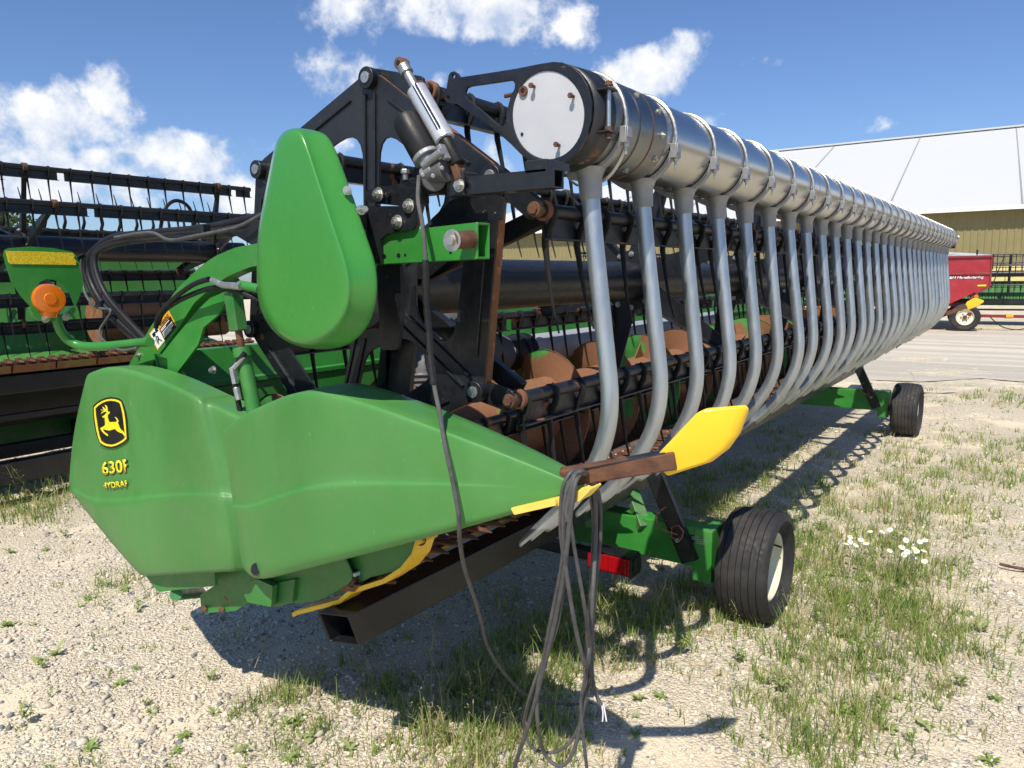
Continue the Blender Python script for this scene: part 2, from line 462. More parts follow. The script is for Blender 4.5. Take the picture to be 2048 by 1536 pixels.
# ================================================================== the grain head in front
HD = thing('grain_head', 'long green grain head with silver air tubes on a trailer, nearest machine', 'grain head', (-1.7, 5.9, 0))
U_FAR = 10.35
BATS = [(-1.18, 1.262), (-1.09, 1.775), (-1.475, 2.135), (-2.06, 2.02), (-2.25, 1.405), (-1.80, 1.02)]
RC = (-1.69, 1.575)

def make_tine_bm():
    bm = B()
    path = smooth_path([(.004, 0, .022), (.0225, 0, .004), (.017, 0, -.034), (-.004, 0, -.072), (-.001, 0, -.110), (.010, 0, -.18), (.022, 0, -.25), (.044, 0, -.325)], 2)
    rs = []
    for i in range(len(path)):
        t = i / (len(path) - 1); rs.append(.0065 + .0055 * min(1, t / .25) if t < .25 else .0120 * (1 - .78 * max(0, t - .40) / .60))
    add_tube(bm, path, rs, 6)
    for v in bm.verts: v.co.y *= .72
    add_tube(bm, [(0, -.011, 0), (0, .011, 0)], .0226, 10)
    return bm
TINE_ME = None
def build_reel(root, dv, dz, u0, u1, spiders, tine_pitch=.1525, parts_for=(0, 1, 2, 4), bats=BATS, rc=RC, first_full=True, mat_bat=None):
    global TINE_ME
    mb = mat_bat or MT['black_rusty']
    if TINE_ME is None:
        t = obj('tine', make_tine_bm(), MT['hose'], None, smooth=True, local=True, angle=50)
        TINE_ME = t.data; bpy.data.objects.remove(t)
    base = base_of(root)
    for bi, (v, z) in enumerate(bats):
        v += dv; z += dz
        bm = B()
        add_cyl(bm, (v, u0, z), (v, u1, z), .0195, 14)
        seg = 1.48; uu = u0 + .03
        while uu < u1 - .1:                       # black pressed backing strips between the spiders
            ue = min(uu + seg - .05, u1)
            add_box(bm, (v - .004, (uu + ue) / 2, z - .043), (.006, ue - uu, .062))
            add_box(bm, (v + .010, (uu + ue) / 2, z - .075), (.030, ue - uu, .004))
            uu += seg
        bat = obj('reel_bat', bm, mb, root, smooth=True)
        n = int((u1 - u0 - .06) / tine_pitch)
        if bi in parts_for:
            for k in range(n + 1):
                o = bpy.data.objects.new('tine', TINE_ME); COL.objects.link(o); o.parent = bat
                jx = rnd.uniform(-.012, .012)
                o.location = Vector((v, u0 + .045 + k * tine_pitch + rnd.uniform(-.008, .008), z)) - base
                o.rotation_euler = (rnd.uniform(-.04, .04), rnd.uniform(-.06, .06), 0)
        else:
            bm = B()
            for k in range(n + 1):
                tmp = TINE_ME.copy(); tmp.transform(Matrix.Translation((v, u0 + .045 + k * tine_pitch, z)))
                bm.from_mesh(tmp); bpy.data.meshes.remove(tmp)
            struct(obj('tine', bm, MT['hose'], bat, smooth=True), 'stuff')
    bm = B(); cv, cz = rc[0] + dv, rc[1] + dz
    add_cyl(bm, (cv, u0 - .02, cz), (cv, u1, cz), .095, 32)
    obj('reel_tube', bm, MT['black'], root, smooth=True)
    for us in spiders:
        bm = B()
        add_ring(bm, (cv, us - .004, cz), (0, 1, 0), .094, .150, .010, 30)
        sp = obj('reel_spider', bm, MT['black'], root, bevel=.001)
        bm = B()
        for bi, (v, z) in enumerate(bats):
            c = Vector((cv, us, cz)); e = Vector((v + dv, us, z + dz)); d = (e - c).normalized(); s = Vector((d.z, 0, -d.x))
            p0 = c + d * .105; p1 = e - d * .030
            loop = [p0 + s * .062, p1 + s * .026, p1 - s * .026, p0 - s * .062]
            add_prism(bm, [loop], (0, .006, 0))
            add_prism(bm, [[p0 + s * .062 + d * .03, p1 + s * .026, p1 + s * .020, p0 + s * .054 + d * .03]], (0, -.028, 0))
        obj('spider_arm', bm, MT['black'], sp, bevel=.001)
        bm = B()
        for bi, (v, z) in enumerate(bats):
            c = Vector((cv, us, cz)); e = Vector((v + dv, us, z + dz)); d = (e - c).normalized(); s = Vector((d.z, 0, -d.x))
            for sg in (-1, 1):
                add_bolt(bm, c + d * .128 + s * sg * .038 - Vector((0, .006, 0)), (0, -1, 0), .010, .008)
        obj('bolt', bm, MT['chrome'], sp)
        bm = B()
        for bi, (v, z) in enumerate(bats):
            add_tube(bm, [(v + dv, us - .016, z + dz), (v + dv, us + .016, z + dz)], .031, 14)
        obj('bat_clamp', bm, MT['rust'], sp, smooth=True)

build_reel(HD, 0, 0, 1.655, U_FAR - .1, (3.40, 4.93, 6.40, 7.90, 9.40))

# end plate of the reel (six corners, six arched openings)
CORN = [(-1.655, 2.215), (-2.225, 1.995), (-2.325, 1.425), (-1.90, .985), (-1.262, 1.270), (-1.185, 1.880)]
def reel_end(root, u, dv, dz, mat_p, mat_edge):
    cv, cz = RC[0] + dv, RC[1] + dz
    cs = [Vector((c[0] + dv, c[1] + dz)) for c in CORN]; ctr = Vector((cv, cz))
    outer = round2(cs, .050, 5)
    bm = B()
    holes = []
    for i in range(6):
        a, b = cs[i], cs[(i + 1) % 6]
        da, db = (a - ctr), (b - ctr); la, lb = da.length, db.length; da.normalize(); db.normalize()
        na = Vector((-da.y, da.x)); nb = Vector((-db.y, db.x))
        if na.dot(db) < 0: na = -na
        if nb.dot(da) < 0: nb = -nb
        wide = .034
        p0 = ctr + da * .20 + na * wide; p1 = ctr + da * (la - .155) + na * wide
        p2 = ctr + db * (lb - .155) + nb * wide; p3 = ctr + db * .20 + nb * wide
        holes.append(round2([p0, p1, p2, p3], [.05, .12, .12, .05], 6))
    add_prism(bm, [[Vector((p.x, u, p.y)) for p in lp] for lp in [outer] + holes], (0, .008, 0))
    ep = obj('reel_end_plate', bm, mat_p, root, bevel=.0015)
    bm = B()                                            # turned-in rim whose paint has worn off
    ro = [Vector((p.x, u + .002, p.y)) for p in outer]; ri = [Vector((ctr.x + (p.x - ctr.x) * .985, u + .002, ctr.y + (p.y - ctr.y) * .985)) for p in outer]
    add_prism(bm, [ro, ri], (0, .034, 0))
    obj('worn_rim', bm, mat_edge, ep)
    bm = B()
    for i, c in enumerate(cs):
        d = (c - ctr).normalized(); s = Vector((-d.y, d.x))
        a = ctr + d * .16; e = ctr + d * ((c - ctr).length - .07)
        for sg in (-1, 1):                              # pressed ribs on the spokes
            o2 = s * (sg * .020)
            add_bar(bm, (a.x + o2.x, u - .003, a.y + o2.y), (e.x + o2.x, u - .003, e.y + o2.y), .008, .010, (0, 1, 0))
        n2 = cs[(i + 1) % 6]; m0 = c + (n2 - c) * .16; m1 = c + (n2 - c) * .84
        q0 = ctr + (m0 - ctr) * .93; q1 = ctr + (m1 - ctr) * .93
        add_bar(bm, (q0.x, u - .002, q0.y), (q1.x, u - .002, q1.y), .007, .010, (0, 1, 0))
    obj('pressed_rib', bm, mat_p, ep, bevel=.002)
    bm = B(); bw = B()
    for c in cs:
        cc = ctr + (c - ctr) * .955
        add_cyl(bm, (cc.x, u - .022, cc.y), (cc.x, u + .01, cc.y), .031, 20)
        add_cyl(bw, (cc.x, u - .026, cc.y), (cc.x, u - .021, cc.y), .0165, 18)
    obj('corner_boss', bm, MT['black'], ep, smooth=True, bevel=.002)
    obj('bolt', bw, MT['chrome'], ep, bevel=.001)
    bm = B(); add_cyl(bm, (cv, u - .05, cz), (cv, u + .02, cz), .125, 30); obj('reel_hub', bm, MT['black'], ep, bevel=.004)
    return ep
EP = reel_end(HD, 1.628, 0, 0, MT['black'], MT['rust_edge'])
# crank links from the plate's corners to the bats
bm = B()
for ci, bi in ((4, 0), (5, 1), (0, 2), (1, 3), (2, 4), (3, 5)):
    c = Vector(CORN[ci]); b = Vector(BATS[bi]); c = Vector((RC[0] + (c.x - RC[0]) * .955, RC[1] + (c.y - RC[1]) * .955))
    d = (b - c).normalized(); s = Vector((-d.y, d.x)) * .032
    e0 = c - d * .015; e1 = b + d * .012
    lp = round2([e0 + s, e1 + s * 1.0, e1 - s * 1.0, e0 - s], .022, 4)
    add_prism(bm, [[Vector((p.x, 1.640, p.y)) for p in lp]], (0, .009, 0))
obj('crank_link', bm, MT['black'], HD, bevel=.002)
bm = B(); b2 = B()
for (v, z) in BATS:
    add_cyl(bm, (v, 1.634, z), (v, 1.66, z), .020, 18)
    add_ring(b2, (v, 1.675, z), (0, 1, 0), .018, .028, .018, 20)
    add_hex(bm, (v, 1.634, z), (0, -1, 0), .014, .007)
obj('bat_end_bolt', bm, MT['rust'], HD, bevel=.002)
obj('bat_end_ring', b2, MT['rust_edge'], HD, bevel=.003)
# second, inner set of flat diagonal arms seen through the openings
bm = B()
for (v, z) in BATS:
    d = Vector((v - RC[0], 0, z - RC[1])); L = d.length; d.normalize()
    add_bar(bm, Vector((RC[0], 1.735, RC[1])) + d * .09, Vector((RC[0], 1.735, RC[1])) + d * (L - .03), .055, .030, (0, 1, 0))
obj('inner_arm', bm, MT['black'], HD, bevel=.004)
plate('inner_plate', [(772, 630), (830, 640), (818, 790), (772, 790)], 1.72, .02, MT['black'], HD)

# -------- floor, back sheet, auger, knife
U0 = 1.42
def strip(name, prof, u0, u1, mat, parent, th=.004, seg=1, smooth=True):
    bm = B()
    for i in range(len(prof) - 1):
        pass
    rows = []
    for k in range(seg + 1):
        u = u0 + (u1 - u0) * k / seg
        rows.append([bm.verts.new((p[0], u, p[1])) for p in prof])
    for k in range(seg):
        for i in range(len(prof) - 1):
            bm.faces.new((rows[k][i], rows[k][i + 1], rows[k + 1][i + 1], rows[k + 1][i]))
    return obj(name, bm, mat, parent, smooth=False, solid=th)
AX, AZ, RF, RD = -2.08, .90, .325, .185
MT['pan'] = paint('dirty_steel_floor', (.055, .055, .060), rough=.5, var=.3, vscale=8, dust=.6, dustcol=(.22, .20, .17), rust=.42, rscale=20, bump=.08)
trough = [(-1.60, .742), (-1.70, .728), (-1.77, .700)] + [(AX + .345 * math.cos(t), AZ + .345 * math.sin(t)) for t in [math.radians(-38 - 10 * k) for k in range(12)]] + [(-2.50, .86)]
def head_body(root, dv, dz, u0, u1, guard_parts=True, green='green'):
    strip('floor_pan', [(a + dv, b + dz) for a, b in trough], u0, u1, MT['pan'], root, .004, 1)
    bs = strip('back_sheet', [(-2.50 + dv, .86 + dz), (-2.565 + dv, 1.0 + dz), (-2.575 + dv, 1.198 + dz), (-2.566 + dv, 1.205 + dz), (-2.566 + dv, 1.218 + dz), (-2.575 + dv, 1.225 + dz), (-2.60 + dv, 1.345 + dz)], u0, u1, MT[green], root, .004, 1)
    bm = B()
    k = u0 + .15
    while k < u1:
        add_box(bm, (-2.578 + dv, k, 1.10 + dz), (.012, .005, .18)); k += .9
    obj('sheet_seam', bm, MT['green_dark'], bs)
    strip('upper_sheet', [(-2.604 + dv, 1.34 + dz), (-2.62 + dv, 1.435 + dz)], u0 + .75, u1, MT[green], root, .004, 1)
    bm = B(); add_box(bm, (-2.67 + dv, (u0 + u1) / 2, 1.295 + dz), (.12, u1 - u0 - .1, .09)); obj('top_beam', bm, MT[green], root, bevel=.012)
    bm = B(); add_box(bm, (-2.72 + dv, (u0 + u1) / 2, .66 + dz), (.16, u1 - u0, .16)); obj('bottom_beam', bm, MT['green_dark'], root, bevel=.012)
    bm = B(); add_cyl(bm, (AX + dv, u0 + .05, AZ + dz), (AX + dv, u1 - .05, AZ + dz), RD, 40); obj('auger_drum', bm, MT['auger'], root, smooth=True)
    bm = B(); pitch = .56; mid = 5.95; nseg = 44
    L = mid - (u0 + .1); N = int(L / pitch * nseg)
    for side in (1, -1):
        prev = None
        for i in range(N + 1):
            u = (u0 + .1 + L * i / N) if side == 1 else (2 * mid - (u0 + .1) - L * i / N)
            if u > u1 - .1: continue
            th = 2 * PI * (L * i / N) / pitch + 1.2
            c, s = math.cos(th), math.sin(th)
            rw = RF + .004 * math.sin(3.1 * th)
            ring = [bm.verts.new((AX + dv + r * c, u, AZ + dz + r * s)) for r in (RD - .005, RD + .05, rw)]
            if prev:
                for j in range(2): bm.faces.new((prev[j], prev[j + 1], ring[j + 1], ring[j]))
            prev = ring
    for side in (1, -1):
        prev = None
        for i in range(N + 1):
            u = (u0 + .1 + L * i / N) if side == 1 else (2 * mid - (u0 + .1) - L * i / N)
            if u > u1 - .1: continue
            th = 2 * PI * (L * i / N) / pitch + 1.2; rw = RF + .004 * math.sin(3.1 * th) + .0005
            r_ = [bm.verts.new((AX + dv + rw * math.cos(th), u + du, AZ + dz + rw * math.sin(th))) for du in (-.004, .004)]
            if prev: bm.faces.new((prev[0], prev[1], r_[1], r_[0]))
            prev = r_
    fl = obj('auger_flight', bm, MT['auger_green'], root, smooth=True, angle=50)
    bm = B(); rr = random.Random(3)
    u = u0 + .35
    while u < u1 - .3:                                   # gusset paddles between flight and drum
        th = 2 * PI * rr.random(); c, s = math.cos(th), math.sin(th)
        q = [Vector((AX + dv + r * c, u + du, AZ + dz + r * s)) for r, du in ((RD - .01, -.07), (RD + .09, 0), (RD - .01, .07))]
        add_prism(bm, [q], Vector((-s, 0, c)) * .006); u += .28
    obj('flight_gusset', bm, MT['auger'], root)
    # knife
    bm = B(); add_box(bm, (-1.615 + dv, (u0 + u1) / 2, .738 + dz), (.045, u1 - u0, .010)); obj('wear_strip', bm, MT['white_chip'], root)
    bm = B(); add_box(bm, (-1.625 + dv, (u0 + u1) / 2, .712 + dz), (.05, u1 - u0, .036)); obj('knife_bar', bm, MT['rust'], root, bevel=.003)
    bm = B()
    n = int((u1 - u0) / .0762)
    for k in range(n):                                   # triangular knife sections
        u = u0 + .02 + k * .0762
        add_prism(bm, [[Vector((-1.60 + dv, u, .752 + dz)), Vector((-1.60 + dv, u + .072, .752 + dz)), Vector((-1.535 + dv, u + .042, .752 + dz)), Vector((-1.535 + dv, u + .030, .752 + dz))]], (0, 0, .003))
    struct(obj('knife_section', bm, MT['rust'], root), 'stuff')
    bm = B()
    add_tube(bm, [(0, 0, 0), (.05, 0, .002), (.085, 0, .004), (.118, 0, .002)], [.0150, .0140, .0105, .003], 6)
    add_box(bm, (-.012, 0, .012), (.04, .035, .022))
    for v in bm.verts: v.co.z *= .8
    gsrc = obj('knife_guard', bm, MT['rust'], root, local=True, smooth=True)
    for k in range(n):
        p = (-1.59 + dv, u0 + .055 + k * .0762, .738 + dz)
        if k == 0: gsrc.location = Vector(p) - base_of(root)
        else: inst(gsrc, root, p)
    bm = B(); k = u0
    while k < u1 - .05:
        ke = min(k + .296, u1)
        add_prism(bm, [[Vector((-1.575 + dv, k, .712 + dz)), Vector((-1.60 + dv, k, .684 + dz)), Vector((-1.78 + dv, k, .655 + dz)), Vector((-1.78 + dv, k, .668 + dz)), Vector((-1.62 + dv, k, .700 + dz))]], (0, ke - k, 0))
        k += .305
    obj('poly_skid', bm, MT['yellow_guard'], root, bevel=.002)
head_body(HD, 0, 0, U0, U_FAR)
# near and far end sheets of the trough
for u in (U0 - .006, U_FAR):
    bm = B()
    pr = [(-1.58, .73), (-1.75, .62), (-2.0, .545), (-2.3, .56), (-2.62, .62), (-2.62, 1.15), (-2.35, 1.12), (-2.0, 1.02), (-1.7, .88)]
    add_prism(bm, [[Vector((a, u, b)) for a, b in round2(pr, .05, 3)]], (0, .006, 0))
    obj('end_sheet', bm, MT['green_rusty'], HD, bevel=.002)

# -------- air duct and corrugated hose behind the auger
bm = B(); add_cyl(bm, at(1040, 703, v=-2.36), at(1040, 703, v=-2.36) + Vector((0, 3.3, 0)), .088, 28); obj('air_duct', bm, MT['grey_duct'], HD, smooth=True)
bm = B(); p = at(1040, 703, v=-2.36)
add_cyl(bm, p + Vector((0, .05, 0)), p - Vector((0, .26, 0)), .097, 28)
for du in (.03, -.05): add_ring(bm, p + Vector((0, du, 0)), (0, 1, 0), .095, .102, .016, 28)
obj('duct_coupling', bm, MT['hose'], HD, smooth=True)
bm = B()
path = smooth_path([p - Vector((0, .20, 0)), p + Vector((.02, -.36, .05)), p + Vector((.04, -.52, .10)), at(880, 668, v=-2.28), at(852, 720, v=-2.24), at(850, 790, v=-2.22), at(850, 860, v=-2.22)], 16)
add_tube(bm, path, [.094 if i % 2 else .105 for i in range(len(path))], 22)
obj('corrugated_hose', bm, MT['corr'], HD, smooth=True, angle=80)

# -------- crop divider shells (moulded plastic)
def grid(name, rows, mat, parent, subsurf=2, solid=.006, flip=False, crease_rows=(), crease_cols=()):
    bm = B()
    V = [[bm.verts.new(p) for p in r] for r in rows]
    for j in range(len(V) - 1):
        for i in range(len(V[0]) - 1):
            bm.faces.new((V[j][i], V[j][i + 1], V[j + 1][i + 1], V[j + 1][i]))
    if crease_rows:
        cl = bm.edges.layers.float.new('crease_edge')
        for j, w in crease_rows:
            for i in range(len(V[0]) - 1):
                e = bm.edges.get((V[j][i], V[j][i + 1]))
                if e: e[cl] = w
    if crease_cols:
        cl = bm.edges.layers.float.get('crease_edge') or bm.edges.layers.float.new('crease_edge')
        for i, w in crease_cols:
            for j in range(len(V) - 1):
                e = bm.edges.get((V[j][i], V[j + 1][i]))
                if e: e[cl] = w
    return obj(name, bm, mat, parent, smooth=True, subsurf=subsurf)
Rr = [(446, 862), (474, 834), (540, 803), (612, 774), (708, 797), (800, 829), (890, 861), (1000, 902), (1120, 951), (1146, 966)]
Bb = [(484, 1134), (508, 1167), (580, 1146), (660, 1127), (750, 1104), (840, 1080), (930, 1056), (1020, 1031), (1105, 1004), (1140, 989)]
Uc = [1.300, 1.283, 1.278, 1.276, 1.280, 1.288, 1.300, 1.318, 1.345, 1.358]
rows = []
Tt = [None, None, None, (702, 750), (806, 786), (880, 812), (960, 845), (1060, 890), (1147, 936), (1166, 951)]
T = []
for i in range(10):
    R3 = at(*Rr[i], u=Uc[i])
    if Tt[i] is None: T.append(R3 + Vector((0, .10, -.004)))
    else: T.append(at(*Tt[i], u=Uc[i] + (.10, .10, .10, .11, .16, .17, .17, .16, .10, .06)[i]))
TI = [p + Vector((0, .015, -.05)) for p in T]; TI2 = [p + Vector((0, .02, (-.30, -.30, -.30, -.30, -.26, -.22, -.18, -.13, -.06, -.03)[i])) for i, p in enumerate(T)]
rows += [TI2, TI, [a * .93 + b * .07 for a, b in zip(T, [at(*Rr[i], u=Uc[i]) for i in range(10)])]]
FR = ((0, .000), (.025, -.006), (.10, -.008), (.30, -.009), (.535, -.004), (.560, -.016), (.60, -.017), (.80, -.010), (.955, -.006), (1.0, .006))
for frac, du in FR:
    row = []
    for i in range(10):
        x = Rr[i][0] + (Bb[i][0] - Rr[i][0]) * frac; y = Rr[i][1] + (Bb[i][1] - Rr[i][1]) * frac
        fade = 1.0 if i < 4 else max(0, 1 - (i - 3) * .25)
        d = du
        if .5 < frac < .61: d = du * fade + (-.009) * (1 - fade)
        if i == 0: d += .012
        row.append(at(x, y, u=Uc[i] + d))
    rows.append(row)
rows.append([p + Vector((0, .05, .012)) for p in rows[-1]])
DV = grid('divider_nose', rows, MT['green_plastic'], HD, crease_rows=((2, .95), (3, .85), (4, .2), (7, .5), (8, .5), (11, .6), (12, .6)), crease_cols=((0, .75),))
# eyelet hole near the lower corner: a black plug, the dark inside put into its colour
c = at(511, 1139, u=1.28)
bm = B(); add_tube(bm, [at(511, 1139, u=1.2735), at(511, 1139, u=1.290)], [.0135, .0135], 20)
for v in bm.verts: v.co.z = c.z + (v.co.z - c.z) * 1.35
obj('drain_hole', bm, MT['bk_decal'], DV)

P = lambda l, u: [at(x, y, u=u) for x, y in l]
rear = [  # rows from the top edge down; columns: rear edge, then towards the nose shell, with the pressed ridge between columns 4 and 5
 ([(177, 747), (213, 732), (258, 736), (335, 763), (398, 795), (418, 803), (450, 818), (482, 834)], 0),
 ([(171, 754), (208, 740), (257, 744), (334, 771), (397, 803), (418, 811), (451, 826), (484, 842)], 1),
 ([(150, 838), (200, 838), (258, 842), (335, 850), (408, 866), (432, 870), (462, 876), (490, 882)], 2),
 ([(140, 905), (196, 905), (258, 908), (342, 912), (424, 920), (450, 923), (475, 927), (494, 930)], 2),
 ([(136, 970), (186, 997), (252, 995), (345, 982), (438, 985), (462, 987), (480, 990), (496, 992)], 2),
 ([(138, 978), (188, 1009), (254, 1004), (346, 991), (439, 993), (463, 995), (480, 997), (496, 999)], 3),
 ([(176, 1030), (226, 1050), (282, 1050), (358, 1050), (450, 1052), (472, 1052), (485, 1054), (498, 1055)], 3),
 ([(250, 1120), (276, 1122), (320, 1120), (380, 1117), (460, 1112), (480, 1110), (490, 1111), (500, 1112)], 3),
 ([(281, 1151), (300, 1153), (335, 1151), (390, 1148), (463, 1144), (482, 1142), (491, 1142), (500, 1142)], 4)]
rows = []
for k, (l, typ) in enumerate(rear):
    us = [1.312, 1.302, 1.30, 1.30, 1.292, 1.318, 1.326, 1.330]
    if typ == 0: us = [u + .010 for u in us]
    if typ == 3: us = [1.305, 1.290, 1.289, 1.289, 1.286, 1.312, 1.324, 1.330]
    if typ == 4: us = [1.320, 1.300, 1.297, 1.297, 1.296, 1.320, 1.330, 1.335]
    rows.append([at(x, y, u=u) for (x, y), u in zip(l, us)])
rows = [[p + Vector((0, .10, -.002)) for p in rows[0]], [p + Vector((0, .02, .000)) for p in rows[0]]] + rows + [[p + Vector((0, .08, .006)) for p in rows[-1]]]
rows = [[r[0] + Vector((0.006, .16, 0)), r[0] + Vector((0, .02, 0))] + r for r in rows]
DR = grid('divider_rear_shell', rows, MT['green_plastic'], HD, crease_rows=((2, .5), (3, .4), (6, .55), (7, .55), (10, .6)), crease_cols=((2, .5), (3, .2), (6, .45), (7, .35)))

# -------- badge, model lettering
UB = 1.2985
def poly_px(name, px, u, th, mat, parent, holes=()):
    return plate(name, px, u, th, mat, parent, holes=holes, bevel=0)
def Z1(l): return [(175 + x / 7.31, 780 + y / 7.31) for x, y in l]
bad_out = [(80, 240), (130, 190), (200, 145), (270, 120), (340, 110), (410, 118), (460, 135), (492, 155), (520, 225), (548, 320), (568, 430), (578, 560), (582, 725), (545, 765), (480, 805), (410, 835), (350, 847), (280, 840), (225, 820), (175, 785), (140, 700), (110, 590), (90, 470), (78, 350)]
def shrink(l, k):
    cx = sum(p[0] for p in l) / len(l); cy = sum(p[1] for p in l) / len(l); out = []
    for x, y in l:
        d = math.hypot(x - cx, y - cy); f = (d - k) / d; out.append((cx + (x - cx) * f, cy + (y - cy) * f))
    return out
BG = plate('badge', Z1(bad_out), UB - .005, .010, MT['bk_decal'], DR, bevel=.001)
lip = plate('badge_lip', Z1(shrink(bad_out, -26)), UB - .0005, .004, MT['green_plastic'], DR, holes=(Z1(shrink(bad_out, -2)),), bevel=.002)
plate('badge_border', Z1(shrink(bad_out, 20)), UB - .0062, .0015, MT['yl_decal'], DR, holes=(Z1(shrink(bad_out, 46)),), bevel=0)
deer = [(212, 388), (232, 378), (262, 352), (274, 338), (283, 322), (262, 318), (236, 322), (212, 336), (193, 354), (205, 328), (222, 312), (246, 302), (230, 294), (204, 300), (190, 288), (208, 290), (236, 286), (224, 264), (216, 245), (232, 252), (250, 276), (262, 284), (268, 262), (262, 238), (250, 220), (270, 226), (286, 250), (292, 282), (294, 318), (326, 316), (318, 345), (302, 360), (294, 352), (294, 400), (304, 445), (318, 472), (350, 470), (420, 466), (430, 450), (420, 424), (396, 396), (418, 404), (440, 436), (452, 462), (440, 478), (452, 510), (470, 560), (486, 580), (512, 600), (528, 618), (556, 672), (548, 684), (524, 656), (508, 634), (470, 622), (438, 606), (420, 590), (404, 570), (360, 580), (316, 594), (268, 584), (228, 574), (226, 590), (250, 620), (280, 640), (298, 660), (296, 675), (272, 662), (232, 630), (204, 596), (186, 566), (200, 548), (252, 522), (258, 480), (252, 430), (252, 404), (232, 408)]
plate('badge_deer', Z1(deer), UB - .0062, .0015, MT['yl_decal'], DR, bevel=0)
def text_mesh(s, bold=0.0, shear=0.0):
    cu = bpy.data.curves.new('text', 'FONT'); cu.body = s; cu.size = 1; cu.offset = bold; cu.shear = shear; cu.resolution_u = 3
    cu.space_character = 1.0
    o = bpy.data.objects.new('text', cu); COL.objects.link(o)
    dg = bpy.context.evaluated_depsgraph_get()
    me = bpy.data.meshes.new_from_object(o.evaluated_get(dg))
    bpy.data.objects.remove(o); bpy.data.curves.remove(cu)
    return me
def lettering(name, s, p0, p1, ptop, mat, parent, th=.001, bold=.02, shear=0.0, cut=(None, None), lift=None):
    """text laid from baseline point p0 to p1; ptop = cap-height point above p0 (3D points)"""
    me = text_mesh(s, bold, shear)
    bm = B(); bm.from_mesh(me); bpy.data.meshes.remove(me)
    x0 = min(v.co.x for v in bm.verts); x1 = max(v.co.x for v in bm.verts); y0 = min(v.co.y for v in bm.verts); y1 = max(v.co.y for v in bm.verts)
    for side, val in enumerate(cut):
        if val is not None:
            X = x0 + (x1 - x0) * val
            bmesh.ops.bisect_plane(bm, geom=bm.verts[:] + bm.edges[:] + bm.faces[:], plane_co=(X, 0, 0), plane_no=((-1 if side == 0 else 1), 0, 0), clear_outer=True)
    ex = (p1 - p0) / (x1 - x0); ey = (ptop - p0) / max(1e-6, (y1 - y0)); nrm = ex.cross(ey).normalized()
    for v in bm.verts: v.co = p0 + ex * (v.co.x - x0) + ey * (v.co.y - y0)
    ext = bmesh.ops.extrude_face_region(bm, geom=bm.faces[:])
    bmesh.ops.translate(bm, vec=-nrm * th, verts=[x for x in ext['geom'] if isinstance(x, bmesh.types.BMVert)])
    if lift: bmesh.ops.translate(bm, vec=nrm * lift, verts=bm.verts[:])
    return obj(name, bm, mat, parent)
def let_px(name, s, a, b, t, u, mat, parent, **kw):
    return lettering(name, s, at(*a, u=u), at(*b, u=u), at(*t, u=u), mat, parent, **kw)
# model number with part of the last letter peeled away, and its black shadow
let_px('model_number', '630F', (205.7, 951.6), (260.8, 945.6), (202.1, 925.3), UB - .0012, MT['bk_decal'], DR, bold=.03, cut=(None, .95), th=.0004)
let_px('model_number', '630F', (205, 950.5), (260, 944.5), (201.5, 924.5), UB - .0016, MT['yl_decal'], DR, bold=.022, cut=(None, .90), th=.0004)
let_px('model_name', 'HYDRAF', (205.3, 978.5), (256.8, 973.5), (203, 966.4), UB - .0052, MT['bk_decal'], DR, bold=.03, cut=(.04, .99), th=.0004)
let_px('model_name', 'HYDRAF', (205, 978), (256.5, 973), (202.8, 966), UB - .0056, MT['yl_decal'], DR, bold=.02, cut=(.05, .97), th=.0004)

# -------- green teardrop cover over the reel drive
fr = [(515, 540), (516, 470), (527, 415), (543, 334), (552, 290), (568, 266), (588, 257), (604, 262), (616, 290), (638, 358), (659, 422), (682, 490), (697, 534), (703, 578), (697, 625), (672, 664), (635, 688), (598, 692), (562, 674), (535, 640), (518, 592)]
bk = [(513, 548), (514, 470), (525, 412), (541, 330), (550, 284), (568, 260), (592, 254), (640, 262), (664, 275), (694, 362), (714, 414), (735, 480), (752, 524), (757, 575), (750, 625), (728, 668), (694, 694), (640, 702), (575, 690), (532, 650), (514, 600)]
UCV = 1.175
mid = lambda k: [(a[0] + (b[0] - a[0]) * k, a[1] + (b[1] - a[1]) * k) for a, b in zip(fr, bk)]
cen = at(608, 520, u=UCV)
bm = B(); rings = []
for lp, u, k in ((fr, UCV, .55), (fr, UCV, .88), (fr, UCV + .001, .94), (fr, UCV + .005, .985), (mid(.06), UCV + .012, 1), (mid(.30), UCV + .026, 1), (mid(.8), UCV + .054, 1), (bk, UCV + .066, 1), (bk, UCV + .074, 1)):
    ring = []
    for p in lp:
        q = at(*p, u=u)
        if k < 1: q = Vector((cen.x + (q.x - cen.x) * k, u, cen.z + (q.z - cen.z) * k))
        ring.append(bm.verts.new(q))
    rings.append(ring)
n = len(fr)
for j in range(len(rings) - 1):
    for i in range(n): bm.faces.new((rings[j][i], rings[j][(i + 1) % n], rings[j + 1][(i + 1) % n], rings[j + 1][i]))
bm.faces.new(rings[0])
CV = obj('drive_cover', bm, MT['green_cover'], HD, smooth=True, subsurf=2)
bm = B(); add_bar(bm, at(690, 440, u=UCV + .06), at(716, 440, u=1.40), .06, .05); add_bar(bm, at(640, 600, u=UCV + .06), at(690, 590, u=1.42), .06, .05); obj('cover_bracket', bm, MT['black'], HD, bevel=.003)
bm = B()
add_bolt(bm, at(695, 381, u=UCV + .05), (.7, -.7, 0), .0075, .007); add_bolt(bm, at(722, 420, u=UCV + .07), (.9, -.4, 0), .008, .026)
obj('bolt', bm, MT['chrome'], CV)

